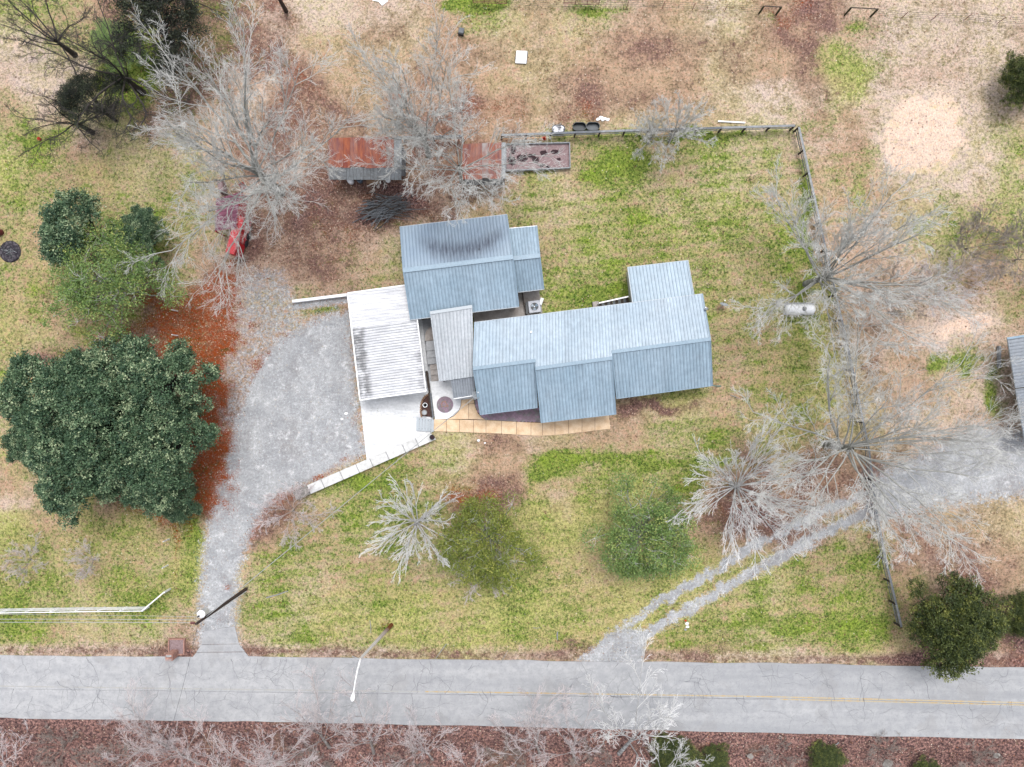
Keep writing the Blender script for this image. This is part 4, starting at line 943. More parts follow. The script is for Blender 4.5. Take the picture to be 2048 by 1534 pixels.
# misc objects in the back field
def blk(name, px, py, d, rz, mat, label, cat, z0=0):
    p = P(px, py, z0 + d[2]); return tag(MB().box((p.x, p.y, z0 + d[2] / 2), d, math.radians(rz), bev=min(d) * .12).build(name, M[mat]), label, cat)
fb = empty('feed_box', P(922, 62), 'small grey feed box lying open in the back pasture', 'box'); p = P(922, 62, .4)
MB().box((p.x, p.y, .2), (.52, .6, .4), math.radians(-10), bev=.04).build('body', M['dark'], fb); MB().box((p.x + .03, p.y + .05, .44), (.5, .5, .06), math.radians(-10)).build('lid', M['tank_grey'], fb)
pl = empty('white_pallet', P(1042.5, 114), 'square white plank platform lying in the back pasture', 'platform')
for i in range(7): p = P(1033.5 + i * 3.05, 113.5 + i * .15, .15); MB().box((p.x, p.y, .12), (.146, 1.22, .05), math.radians(-5)).build('plank', M['white'], pl)
p = P(1043, 114, .05); MB().box((p.x, p.y, .04), (1.15, 1.1, .08), math.radians(-5)).build('frame', M['wood'], pl)
w_ = empty('white_board', P(760, 6), 'white broken board lying near the top edge of the pasture', 'board'); MB().prism([tuple(P(*v, .05)[:2]) for v in ((745, -4), (772, -4), (776, 2), (764, 11), (757, 3), (745, 1))], 0, .05).build('panel', M['white'], w_)
p = P(1088, 277, .0); cn = empty('traffic_cone', (p.x, p.y, 0), 'orange traffic cone lying by the rear fence near the raised bed', 'cone')
MB().lathe((p.x, p.y, 0), [(.14, .03), (.04, .45), (.02, .46)], 12).build('cone', M['orange'], cn); MB().box((p.x, p.y, .015), (.34, .34, .03), .3).build('base', M['orange'], cn)
lathed('orange_bucket', 81, 279, [(.12, 0), (.15, .3), (.16, .3), (.13, .05)], M['orange'], 'small bright orange bucket in the rough grass at the far left', 'bucket', z=0)
lathed('rusty_barrel', 2, 465, [(.3, 0), (.31, .3), (.3, .6), (.3, .9), (.26, .9), (.26, .8)], M['gate_red'], 'dark red barrel at the left edge beside the burn pile', 'barrel', z=0)
def rock(px, py, r, mat, name='stone', label=None, cat=None, z=0, parent=None, flat=.5):
    p = P(px, py, z); rr = random.Random(int(px * 7 + py)); mb = MB(); n = 9; vs = []
    for k, (q, zz) in enumerate(((.8, -.05), (1, .25 * flat * 2), (.6, .5 * flat * 2), (.12, .56 * flat * 2))):
        for i in range(n): a = 2 * math.pi * i / n; f = rr.uniform(.75, 1.15); vs.append((p.x + r * q * f * math.cos(a), p.y + r * q * f * math.sin(a) * .8, z + r * zz * rr.uniform(.8, 1.2)))
    fs = [(l * n + k, l * n + (k + 1) % n, (l + 1) * n + (k + 1) % n, (l + 1) * n + k) for l in range(3) for k in range(n)] + [tuple(3 * n + k for k in range(n))]
    o = mb.add(vs, fs).build(name, M[mat], parent); return tag(o, label, cat) if label else o
db = empty('white_rubble', P(1198, 238), 'white rubble lumps in the pasture just right of the stock tanks', 'rubble')
for x, y, r in ((1196, 239, .2), (1203, 236, .25), (1209, 238, .2), (1215, 239, .2), (1205, 240, .16)): rock(x, y, r, 'white', 'lump', parent=db)
tag(MB().beam(P(1436, 242.5, .08), P(1490, 245.5, .08), .12, .12).build('white_post', M['white']), 'white post lying flat in the pasture above the rear fence', 'post')
rock(692, 827, .2, 'white', 'white_stone', 'larger white stone lying on the gravel drive', 'stone'); rock(684, 838, .15, 'white', 'white_stone', 'smaller white stone on the gravel drive, lower left of the larger', 'stone')
rock(957, 881, .16, 'white', 'white_stone', 'white stone on the lawn below the ochre walkway, left one', 'stone'); rock(970, 886, .11, 'white', 'white_stone', 'small white stone on the lawn below the ochre walkway, right one', 'stone')
rock(1806, 1147, .3, 'stone', 'stump', 'pale cut stump at the foot of the east fence', 'stump') if False else None
rock(1739, 1073, .3, 'edge_stone', 'tree_stump', 'pale cut stump beside the east fence near the gravel track', 'stump')
bg_ = empty('plastic_litter', P(1373, 1248), 'crumpled white and orange plastic bag on grass beside the gravel track', 'litter')
for x, y, r, m_ in ((1374, 1247, .2, 'white'), (1375, 1253, .2, 'white'), (1371, 1259, .14, 'steel'), (1371, 1241, .12, 'orange')): rock(x, y, r, m_, 'crumple', parent=bg_)
for i, (x, y, r, lb) in enumerate(((1775, 1526, .55, 'large pale rock in the litter below the road, lower right'), (1992, 1510, .35, 'pale flat rock in the far right verge below the road'), (965, 1525, .3, 'small pale rock in the verge under bare saplings'), (1500, 1512, .35, 'grey rock in the ditch right of the olive shrub'), (560, 1528, .3, 'grey rock at the foot of the left verge saplings'))):
    rock(x, y, r, 'stone', 'rock', lb, 'rock', z=gh(*P(x, y)[:2]))
# burn pile
bp = empty('burn_pile', P(20, 503), 'round black burn pile with grey ash at the left edge', 'burn pile')
p = P(20, 503); MB().lathe((p.x, p.y, -.05), [(1.1, 0), (1.0, .14), (.6, .22), (.1, .25)], 17).build('ash_bed', M['ash'], bp)
for k in range(26):
    a, r = RR.uniform(0, 6.28), RR.uniform(0, .8); b2_ = RR.uniform(0, 3.1); q = Vector((p.x + r * math.cos(a), p.y + r * math.sin(a), .2)); d = Vector((math.cos(b2_), math.sin(b2_), RR.uniform(-.1, .2))) * RR.uniform(.15, .4)
    MB().tube([q - d, q + d], .025, 4).build('charred_stick', M['wood_pale'] if k % 4 == 0 else M['dark'], bp)
# brush pile
br = empty('brush_pile', P(777, 417), 'heap of cut grey branches left of the garage', 'brush pile')
for k in range(150):
    c0 = P(777 + RR.gauss(0, 16), 418 + RR.gauss(0, 9)); a = RR.gauss(.25, .35); L_ = RR.uniform(.8, 2.0); d = Vector((math.cos(a), math.sin(a), RR.gauss(0, .12))) * L_; z = RR.uniform(.1, .9)
    mid = Vector((c0.x, c0.y, z)); off = Vector((RR.gauss(0, .1), RR.gauss(0, .12), RR.uniform(0, .15)))
    MB().tube([mid - d, mid + off, mid + d], [.045, .035, .012], 4).build('branch', M['wood'] if RR.random() < .7 else M['wood_dark'], br)
# sheds ------------------------------------------------------------
def shed(name, label, x0, x1, yt, yb, zb, zf, n, wall_y, side, seed, grey_from, apron=False):
    t = empty(name, P((x0 + x1) / 2, (yt + yb) / 2), label, 'shed'); rr = random.Random(seed)
    A, B, C, D = P(x0, yb, zf), P(x1, yb - 1, zf), P(x1, yt - 3, zb), P(x0, yt, zb)
    dk = MB().quad_slab([v - Vector((0, 0, .03)) for v in (A, B, C, D)], .08).build('roof_deck', M['wood_dark'], t)
    w = 1 / n; up = Vector((0, 0, 1))
    for i in range(n):
        vs = []; ts = []; k_ = 8
        for k in range(k_ + 1):
            s0 = i * w + w * k / k_ * .985; zz = .02 * (k % 2) + .012 * (i % 2); ext = rr.uniform(-.06, .1) if k == 0 else ext
            vs += [lerp(A, B, s0) + up * zz + (A - D).normalized() * ext, lerp(D, C, s0) + up * zz]; g_ = 1.0 if i in grey_from else rr.uniform(0, .35) if k == 0 else g_; ts += [g_, g_]
        MB().add(vs, [(2 * k, 2 * k + 2, 2 * k + 3, 2 * k + 1) for k in range(k_)], ts).build('tin_sheet', M['rust'], dk)
    # grey sheet along the east side, board front towards the yard
    e0, e1 = P(x1 + side, yb - 1, zf), P(x1 + side, yt - 4, zb)
    MB().quad_slab([B + up * .01, e0 - up * .06, e1 - up * .06, C + up * .01], .05).build('edge_sheet', M['tin_grey'], t)
    fx0, fx1 = A.x + .1, e0.x - .1; nb = max(3, int((fx1 - fx0) / .3)); fy = A.y + .25
    if apron:
        na = int((e0.x - A.x) / .32); lo0, lo1 = P(x0 + 2, yb + 24, zf - 1.0), P(x1 + side, yb + 25, zf - 1.0)
        for i in range(na):
            s0, s1 = (i + .03) / na, (i + .97) / na; dz = Vector((0, 0, rr.uniform(-.02, .03)))
            MB().quad_slab([lerp(lo0, lo1, s0) + dz, lerp(lo0, lo1, s1) + dz, lerp(A, e0, s1) - Vector((0, 0, .05)) + dz, lerp(A, e0, s0) - Vector((0, 0, .05)) + dz], .03).build('apron_board', M['wood_pale'] if rr.random() < .75 else M['tin_grey'], t)
    for i in range(nb):
        xx = fx0 + (fx1 - fx0) * (i + .5) / nb; MB().box((xx, fy, (zf - .1) / 2), ((fx1 - fx0) / nb - .015, .04, zf - .12 - rr.uniform(0, .1))).build('wall_board', M['wood_pale'] if rr.random() < .7 else M['wood'], t)
    nb = max(3, int((C - B).length / .4))
    for i in range(nb):
        y = lerp(B.y + .3, C.y - .2, (i + .5) / nb); MB().box((e0.x - .12, y, (zf - .1) / 2), (.04, (C.y - B.y - .5) / nb - .015, zf - .2)).build('wall_board', M['wood_pale'] if i % 2 else M['wood'], t)
    MB().beam((A.x + .15, fy, 1.1), (A.x + .15, D.y - .2, 1.1), .04, 2.2).build('rear_wall', M['wood_dark'], t); MB().beam((A.x + .1, D.y - .2, 1.1), (e0.x - .1, D.y - .2, 1.1), .04, 2.2).build('rear_wall', M['wood_dark'], t)
    return t
shed('tin_shed', 'larger tin shed with rusty red roof and grey board front', 657, 788, 276, 335, 3.9, 3.5, 9, 0, 15, 3, (), True)
shed('tin_shed', 'smaller tin shed with rusty roof half hidden by a bare tree', 925, 1003, 288, 358, 3.0, 2.9, 6, 0, 8, 5, (3,))
lathed('white_drum', 703, 364, [(.28, 0), (.3, .4), (.28, .8), (.1, .82)], M['white'], 'white drum standing left in front of the larger tin shed', 'drum', z=0)
lathed('blue_drum', 721, 362, [(.26, 0), (.27, .4), (.26, .8), (.22, .8), (.22, .7)], M['fan'], 'blue drum standing in front of the larger tin shed', 'drum', z=0)
lathed('white_tub', 777, 362, [(.2, 0), (.24, .3), (.2, .32)], M['white'], 'small white tub at the right front of the larger tin shed', 'tub', z=0)
blk('plywood_sheet', 745, 363, (1.2, .4, .1), 0, 'edge_stone', 'tan plywood sheet leaning low in front of the larger shed', 'board')
# red shed and trailer under the big bare tree
rsd = empty('red_shed', P(463, 420), 'small shed with maroon roof and bright red side under the big bare tree', 'shed')
q = [P(432, 398, 2.2), P(480, 384, 2.5), P(472, 455, 2.5), P(430, 462, 2.2)]
slope(rsd, q[3], q[0], q[1], q[2], M['maroon'], pitch=.4, per=2, dmat=M['red'], hgt=.03)
MB().quad_slab([q[1] - Vector((0, 0, .08)), P(495, 392, .4), P(488, 458, .4), q[2] - Vector((0, 0, .08))], .05).build('red_wall', M['red'], rsd)
for v in q: MB().beam((v.x, v.y, 0), (v.x, v.y, 2.1), .09, .09).build('post', M['red'], rsd)
MB().quad_slab([P(476, 366, 2.3), P(486, 364, 2.3), P(498, 378, 1.0), P(482, 380, 1.0)], .06).build('hood', M['red'], rsd)
tr = empty('red_trailer', P(470, 470), 'long narrow red stock trailer under the big bare tree', 'trailer')
a, b_ = P(478, 432, 2.2), P(458, 506, 2.2); d = (b_ - a).normalized(); s_ = Vector((-d.y, d.x, 0)) * .5
MB().quad_slab([a - s_ * .7, a + s_, b_ + s_, b_ - s_ * .7], .05).build('roof', M['red'], tr)
for sgn in (-.7, 1): MB().beam(a + s_ * sgn - Vector((0, 0, 1.0)), b_ + s_ * sgn - Vector((0, 0, 1.0)), .05, 1.8).build('side_panel', M['red'], tr)
for e in (a, b_): MB().beam(e - s_ * .65 - Vector((0, 0, 1.0)), e + s_ * .95 - Vector((0, 0, 1.0)), .05, 1.8).build('end_panel', M['red'], tr)
for t_ in (.05, .35, .65, .95): q = lerp(a, b_, t_) + s_ * 1.06; MB().beam((q.x, q.y, .3), (q.x, q.y, 2.1), .07, .05).build('stake', M['gate_red'], tr)
for k in range(2):
    for sgn in (-.7, 1.1):
        c0 = lerp(a, b_, .4 + k * .2) + s_ * sgn; c0.z = .3; n_ = (s_.normalized()) * .1
        MB().tube([c0 - n_, c0 + n_], .32, 14).build('wheel', M['black'], tr)
tag(MB().box(P(440, 372, 1.0) + Vector((0, 0, -.5)), (.5, 1.2, 1.0), .2, bev=.05).build('hay_bale', M['chips']), 'tan hay bale left above the red shed', 'hay bale')

# neighbour building, right edge
nb = empty('neighbour_barn', P(2070, 770), 'grey metal barn roof cut by the right edge of the photo', 'barn')
slope(nb, P(2031, 776, 3), P(2015, 677, 3), P(2160, 655, 3.9), P(2160, 760, 3.9), M['roof_grey'], pitch=.3); slope(nb, P(2050, 883, 2.8), P(2031, 778, 2.8), P(2160, 762, 3.6), P(2160, 880, 3.6), M['roof_grey'], pitch=.3)
wallbox(nb, [P(2020, 682, 0), P(2032, 776, 0), P(2052, 880, 0), P(2160, 880, 0), P(2160, 660, 0)], 2.6, M['siding']); MB().beam(P(2014, 677, 3.05), P(2060, 670, 3.35), .2, .06).build('rake_trim', M['cap'], nb)
tag(MB().beam(P(1998, 692, .2), P(1998, 735, .2), .22, .3).build('concrete_kerb', M['wood_pale']), 'pale beam lying beside the barn wall at the right', 'beam')

# ---------------------------------------------------------------- fences
def board_fence(pts, label, htop=1.3, bay=2.35, rails=(1.05, .7, .35), matr=None, name='board_fence', capw=.2, mats=('wood', 'wood_pale'), postm='wood_dark', railh=.14, rr_seed=3, spread=11, wig=0.13, k5=3, k4=5, k3=7, k2=8, limbs=15, cat='fence'):
    rr = random.Random(rr_seed); w = [P(x, y, htop) for x, y in pts]
    t = empty(name, (w[0].x, w[0].y, 0), label, cat); prev = None
    for a, b_ in zip(w[:-1], w[1:]):
        L_ = (b_ - a).length; n = max(1, round(L_ / bay)); d = (b_ - a).normalized(); s_ = Vector((-d.y, d.x, 0))
        for i in range(n):
            p = lerp(a, b_, i / n); q = lerp(a, b_, (i + 1) / n)
            MB().beam((p.x, p.y, -.1), (p.x, p.y, htop - .03), .13, .13).build('post', M[postm], t)
            g_ = d * .008; j = lambda s=.02: Vector((0, 0, rr.uniform(-s, s)))
            MB().beam(p + g_ + j(.01), q - g_ + j(.01), capw, .035).build('cap_board', M[mats[rr.random() < .45]], t)
            for z in rails:
                o_ = s_ * .085
                MB().beam(Vector((p.x, p.y, z)) + o_ + g_ + j(), Vector((q.x, q.y, z)) + o_ - g_ + j(), .025, railh).build('rail_board', M[mats[rr.random() < .4]], t)
    p = w[-1]; MB().beam((p.x, p.y, -.1), (p.x, p.y, htop), .14, .14).build('post', M[postm], t)
    return t
board_fence([(806, 274), (925, 272)], 'short weathered plank fence between the two tin sheds')
board_fence([(1003, 270), (1250, 261), (1590, 251)], 'long grey plank fence along the back of the lawn', rr_seed=4)
board_fence([(1598, 254), (1628, 390), (1652, 500), (1672, 590), (1695, 690), (1716, 790), (1738, 900), (1752, 1020), (1772, 1120), (1803, 1254)], 'grey plank fence down the east side of the property', rr_seed=8)
board_fence([(-120, 1228), (0, 1226), (150, 1223.5), (284, 1222), (328, 1185)], 'white three rail vinyl fence along the lower left lawn', htop=1.25, rails=(.95, .62, .3), mats=('white', 'white'), postm='white', name='vinyl_fence', capw=.07, railh=.14, bay=2.4)
board_fence([(1528, 12), (1563, 14)], 'short mossy post gateway left of the dirt path', htop=1.4, rails=(), mats=('wood_dark', 'wood_dark'), postm='post_green', capw=.1, name='fence_brace', bay=3, cat='fence')
board_fence([(1703, 15), (1756, 18)], 'short mossy post brace right of the dirt path', htop=1.4, rails=(), mats=('wood_dark', 'wood_dark'), postm='post_green', capw=.1, name='fence_brace', bay=3, cat='fence')
wf = empty('wire_fence', P(1250, 12), 'thin wire fence on red steel posts along the top of the pasture', 'fence')
tops = [(1010, -4), (1100, 2)] + [(1258, 1), (1330, 3), (1391, 6), (1456, 9), (1528, 14)]
for x, y in tops[2:6]: q = P(x, y, 1.3); MB().tube([(q.x, q.y, 0), q], .03, 5).build('steel_post', M['gate_red'], wf)
for z in (1.2, .85, .5, .2): MB().tube([P(x, y, 1.2) * 1 + Vector((0, 0, z - 1.2)) for x, y in tops], .012, 4).build('wire', M['cable'], wf)
wf2 = empty('wire_fence', P(1850, 40), 'thin wire fence on steel posts at the upper right corner', 'fence')
tops = [(1756, 18), (1816, 24), (1878, 27), (1945, 27), (2012, 34), (2080, 38)]
for x, y in tops[1:5]: q = P(x, y, 1.3); MB().tube([(q.x, q.y, 0), q], .03, 5).build('steel_post', M['gate_red'], wf2)
for z in (1.2, .85, .5, .2): MB().tube([P(x, y, 1.2) + Vector((0, 0, z - 1.2)) for x, y in tops], .012, 4).build('wire', M['cable'], wf2)
def tube_gate(x0, x1, y, label):
    t = empty('tube_gate', P((x0 + x1) / 2, y), label, 'gate')
    for z in (1.25, 1.0, .75, .5, .25): MB().tube([P(x0, y, 1.25) + Vector((0, 0, z - 1.25)), P(x1, y + 2, 1.25) + Vector((0, 0, z - 1.25))], .028, 6).build('rail', M['gate_red'], t)
    for i in range(4):
        q = lerp(P(x0, y, 1.25), P(x1, y + 2, 1.25), i / 3); MB().tube([(q.x, q.y, .22), q], .03, 6).build('upright', M['gate_red'], t)
tube_gate(1129, 1200, -4, 'dull red tube gate in the top wire fence'); tube_gate(945, 1013, -6, 'dull red tube gate at the top edge over bright green grass')
gp = None
for x, y, lb in ((355, 622, 'upper white post beside the drive in orange leaves'), (355, 671, 'lower white post beside the drive in orange leaves'), (338, 1078, 'upper white post on the lower left lawn'), (336, 1130, 'lower white post on the lower left lawn')):
    p = G(x, y); tag(MB().tube([p, (p.x, p.y, 1.15), (p.x, p.y, 1.2)], [.06, .06, .03], 8).build('white_post', M['white']), lb, 'post', 'white posts left of the gravel drive')
# ---------------------------------------------------------------- poles and wires
pb = G(492, 1178); pt_ = P(392, 1248, 10.4)
up_ = empty('utility_pole', pb, 'dark wooden utility pole with white transformer beside the drive', 'utility pole')
def on(t): return lerp(pb, pt_, t)
MB().tube([on(0), on(.5), on(1)], [.17, .14, .11], 10).build('pole', M['pole'], up_)
MB().tube([on(.02) + Vector((.1, -.17, 0)), on(.7) + Vector((.08, -.16, 0))], .035, 6).build('conduit', M['white'], up_)
tc = on(.86) + Vector((-.05, .5, 0))
tf = MB().lathe((tc.x, tc.y, tc.z - .5), [(.28, 0), (.32, .06), (.32, .9), (.36, .93), (.3, 1.02), (.08, 1.06)], 20).build('transformer', M['white'], up_, True)
MB().lathe((tc.x - .12, tc.y - .1, tc.z + .55), [(.05, 0), (.08, .1), (.04, .2), (.06, .3)], 8).build('bushing', M['dark'], tf)
MB().tube([on(.9), tc], .05, 6).build('bracket', M['steel'], up_); MB().tube([on(.8) + Vector((.1, -.1, 0)), on(.8) + Vector((.55, -.3, -.1))], .05, 6).build('meter_arm', M['steel'], up_)
for k, x in enumerate((-.25, -.42)): q = on(.99) + Vector((x, .05, 0)); MB().lathe((q.x, q.y, q.z - .09), [(.03, 0), (.12, .05), (.12, .1), (.03, .16)], 12).build('insulator', M['insulator'], up_)
def wire(name, a, b_, sag, r, mat, label):
    a = Vector(a); b_ = Vector(b_); pts = []
    for i in range(25): t = i / 24; p = lerp(a, b_, t); p.z -= sag * 4 * t * (1 - t); pts.append(p)
    return tag(MB().tube(pts, r, 4).build(name, M[mat], None), label, 'cable')
wire('power_line', on(.985) + Vector((-.4, .05, 0)), P(-900, 1256, 10.2), .6, .022, 'wire', 'lowest pale power line running left from the pole')
wire('power_line', on(.93) + Vector((-.1, .1, 0)), P(-900, 1250, 9.4), .7, .022, 'wire', 'middle pale power line running left from the pole')
wire('power_line', on(.85) + Vector((-.1, .1, 0)), P(-900, 1236, 8.6), .8, .014, 'wire', 'upper faint power line running left from the pole')
wire('service_cable', on(.84), P(951, 793, 3.3), .5, .028, 'wire', 'long grey service cable from the pole to the house corner')
wire('service_cable', on(.96), P(300, 1600, 9.5), .5, .012, 'cable', 'thin dark cable crossing the road from the pole')
# street lamp
lb_ = G(783, 1250); lt = P(720, 1318, 8.6)
sl = empty('street_lamp', lb_, 'leaning street lamp with curved white arm reaching over the road', 'street lamp')
MB().tube([lerp(lb_, lt, t) for t in (0, .12, .3, .6, 1)], [.2, .19, .17, .14, .11], 10, t=[1.0] * 10 + [1.0] * 10 + [.3] * 10 + [0.0] * 20).build('pole', M['lamp_pole'], sl)
hp = P(707, 1385, 9.3); MB().tube([lt + Vector((0, 0, -.3)), lerp(lt, hp, .25) + Vector((0, 0, .25)), lerp(lt, hp, .6) + Vector((0, 0, .3)), hp], [.07, .06, .05, .05], 8).build('arm', M['white'], sl)
d = (hp - lt).normalized(); hd = empty('x', (0, 0, 0)) if False else None
mb = MB(); vs = []
for i, (s_, w0, z0) in enumerate(((0, .06, .05), (.2, .13, .08), (.45, .19, .1), (.65, .16, .08), (.75, .05, .04))):
    c0 = hp + Vector((d.x, d.y, 0)).normalized() * s_
    for k in range(10): a = 2 * math.pi * k / 10; sd_ = Vector((-d.y, d.x, 0)).normalized(); vs.append(c0 + sd_ * w0 * math.cos(a) + Vector((0, 0, z0 * math.sin(a))))
mb.add(vs, [(i * 10 + k, (i + 1) * 10 + k, (i + 1) * 10 + (k + 1) % 10, i * 10 + (k + 1) % 10) for i in range(4) for k in range(10)]).build('lamp_head', M['white'], sl, True)
MB().tube([lt, lt + Vector((-.7, .25, .0))], .03, 6).build('cross_bracket', M['steel'], sl)
# mailbox planter
mp_ = empty('brick_mailbox', P(350, 1300), 'pale red brick mailbox pillar with square brick planter by the road', 'mailbox')
brk = MB().box((0, 0, .035), (.215, .105, .066), 0, bev=.008).mesh('brick', M['brick']); o_ = org(mp_)
def bricks(x, y, rz, z): q = link_mesh('brick', brk, mp_, Vector((x, y, z)) - o_); q.rotation_euler = (0, 0, rz)
c0 = P(355, 1292); hw = .74
for layer in range(4):
    z = layer * .075; n = 7
    for k in range(n):
        s_ = -hw + .1 + k * .225 + (layer % 2) * .03
        if s_ > hw: continue
        bricks(c0.x + s_, c0.y + hw, 0, z); bricks(c0.x - hw, c0.y + s_, math.pi / 2, z); bricks(c0.x + hw, c0.y + s_, math.pi / 2, z)
        if k > 2: bricks(c0.x + s_, c0.y - hw, 0, z)
MB().box((c0.x, c0.y, .1), (1.35, 1.35, .2)).build('soil', M['chips'], mp_)
c1 = P(352, 1304) ; 
for layer in range(19):
    z = layer * .075; 
    for k in range(3):
        s_ = -.22 + k * .22 * (1 if layer % 2 else .97)
        bricks(c1.x + s_, c1.y + .27, 0, z); bricks(c1.x + s_, c1.y - .27, 0, z)
    for s_ in (-.12, .12): bricks(c1.x - .29, c1.y + s_, math.pi / 2, z); bricks(c1.x + .29, c1.y + s_, math.pi / 2, z)
for k in range(9):
    a = math.pi * (k + .5) / 9; o = link_mesh('brick', brk, mp_, Vector((c1.x - .25 * math.cos(a), c1.y, 1.42 + .2 * math.sin(a))) - o_); o.rotation_euler = (0, math.pi / 2 - a + math.pi / 2, math.pi / 2); o.rotation_euler = (0, 0, math.pi / 2)
MB().box((c1.x, c1.y, .75), (.5, .48, 1.5)).build('core', M['concrete_grey'], mp_); MB().box((c1.x, c1.y - .31, 1.2), (.22, .03, .25)).build('mailbox_door', M['dark'], mp_)
# lying sticks and poles
for a, b_, r, lb in (((533, 1195), (576, 1182), .05, 'long pale pole lying on the lawn right of the utility pole'), ((893, 1287), (868, 1322), .03, 'thin pale stick by the road edge, middle left'), ((740, 1240), (742, 1266), .03, 'thin upright stick left of the street lamp foot'), ((1002, 1325), (1016, 1300), .025, 'thin broken stick on the verge near the middle'), ((1066, 1255), (1081, 1255), .03, 'short pale stick on the lawn above the road'), ((1115, 1263), (1115, 1280), .06, 'short grey marker post lying on the lawn above the road'), ((1460, 790), (1480, 798), .03, 'short pale twig on the grass right of the house'), ((545, 1420 + 90), (528, 1540), .06, 'bare pale limb lying in the verge, lower left'), ((1678, 1485), (1670, 1492), .05, 'short pale branch piece in the verge below the road')):
    p, q = G(*a), G(*b_); mid = (p + q) / 2 + Vector((RR.uniform(-.05, .05), RR.uniform(-.05, .05), .1))
    tag(MB().tube([p + Vector((0, 0, .06)), mid, q + Vector((0, 0, .06))], [r, r, r * .6], 6).build('stick', M['wood_pale']), lb, 'stick')
p = P(572, 22); dp = empty('dead_trunk', p, 'dark leaning dead trunk at the top edge, left of middle', 'trunk'); MB().tube([p, P(560, 0, 3), P(548, -20, 6)], [.22, .18, .12], 8).build('trunk', M['pole'], dp)

# ---------------------------------------------------------------- trees
def grow(seed, height_, spread, limbs=9, k2=8, k3=8, k4=7, k5=3, trunk_h=.28, up=.55, r0=.24, lean=(0, 0), wig=.16, twig=1.0, ang=(.35, 1.0), sway=.05, k5len=.55, an_=(.3, .8)):
    """bare tree skeleton; returns list of (pts N,K,3 ; radii N,K ; tint) for trunk part and crown part"""
    R = np.random.RandomState(seed); th = height_ * trunk_h
    tp = np.array([[0, 0, -.2], [lean[0] * .4, lean[1] * .4, th * .6], [lean[0], lean[1], th], [lean[0] * 1.5, lean[1] * 1.5, th * 1.5]]); 
    trunk = [(tp[None], np.array([[r0 * 1.3, r0, r0 * .85, r0 * .45]]), 0.0)]
    crown = []
    n = limbs; L1 = (height_ - th) * 1.0
    az = np.arange(n) * 2 * np.pi / n + R.uniform(-.35, .35, n); inc = R.uniform(ang[0], ang[1], n)
    D = np.stack([np.sin(inc) * np.cos(az), np.sin(inc) * np.sin(az), np.cos(inc)], -1)
    t = R.uniform(.75, 1.45, n); st = np.stack([lean[0] * t, lean[1] * t, th * t], -1); st = np.where(t[:, None] > 1, tp[2] + (tp[3] - tp[2]) * (t[:, None] - 1) * 2, tp[1] + (tp[2] - tp[1]) * ((t[:, None] - .6) / .4))
    ln = np.sqrt((np.sin(inc) * spread) ** 2 + (np.cos(inc) * L1) ** 2) * R.uniform(.8, 1.1, n)
    rad = np.full(n, r0 * .34) * R.uniform(.6, 1.15, n)
    levels = [(7, k2, .48), (5, k3, .50), (4, k4, .55), (2, k5, k5len + .25), (1, 0, 0)]
    tints = [.25, .55, .8, .95, 1.0]
    for lv, (K, kids, cl) in enumerate(levels):
        N_ = len(st); pts = np.zeros((N_, K + 1, 3)); pts[:, 0] = st; d = D.copy()
        for s_ in range(K):
            d = d + R.normal(0, wig * (.7, .9, .9, .9, .6)[lv], (N_, 3)); d[:, 2] += up * .12 * (1 if lv < 3 else .4); d /= np.linalg.norm(d, axis=1, keepdims=True)
            pts[:, s_ + 1] = pts[:, s_] + d * (ln / K)[:, None]
        rr = rad[:, None] * np.linspace(1, .35 if lv < 4 else .3, K + 1)[None]
        (trunk if lv == 0 else crown).append((pts, rr, tints[lv]))
        if kids == 0: break
        tk = np.tile((np.arange(kids) + .5) / kids, (N_, 1)) * .78 + .24 + R.uniform(-.06, .06, (N_, kids)); tk = np.clip(tk, .05, .995)
        f = tk * K; i0 = np.minimum(f.astype(int), K - 1); fr = (f - i0)[..., None]; ar = np.arange(N_)[:, None]
        st2 = pts[ar, i0] * (1 - fr) + pts[ar, i0 + 1] * fr; pd = pts[ar, i0 + 1] - pts[ar, i0]; pd /= np.linalg.norm(pd, axis=2, keepdims=True)
        rv = R.normal(0, 1, pd.shape); rv -= (rv * pd).sum(-1, keepdims=True) * pd; rv /= np.linalg.norm(rv, axis=2, keepdims=True)
        an = R.uniform(an_[0], an_[1], tk.shape)[..., None]
        nd = pd * np.cos(an) + rv * np.sin(an); nd[..., 2] += up * .18; nd /= np.linalg.norm(nd, axis=2, keepdims=True)
        ln2 = ln[:, None] * cl * (.98 - tk * .34) * R.uniform(.65, 1.2, tk.shape)
        rad2 = np.interp(f, np.arange(K + 1), np.linspace(1, .35, K + 1)) * rad[:, None] * .62
        st = st2.reshape(-1, 3); D = nd.reshape(-1, 3); ln = ln2.ravel(); rad = np.maximum(rad2.ravel(), (.012, .024, .0165, .0125, .0095)[min(lv + 1, 4)] * twig * (1 if lv else 1.6))
    return trunk, crown
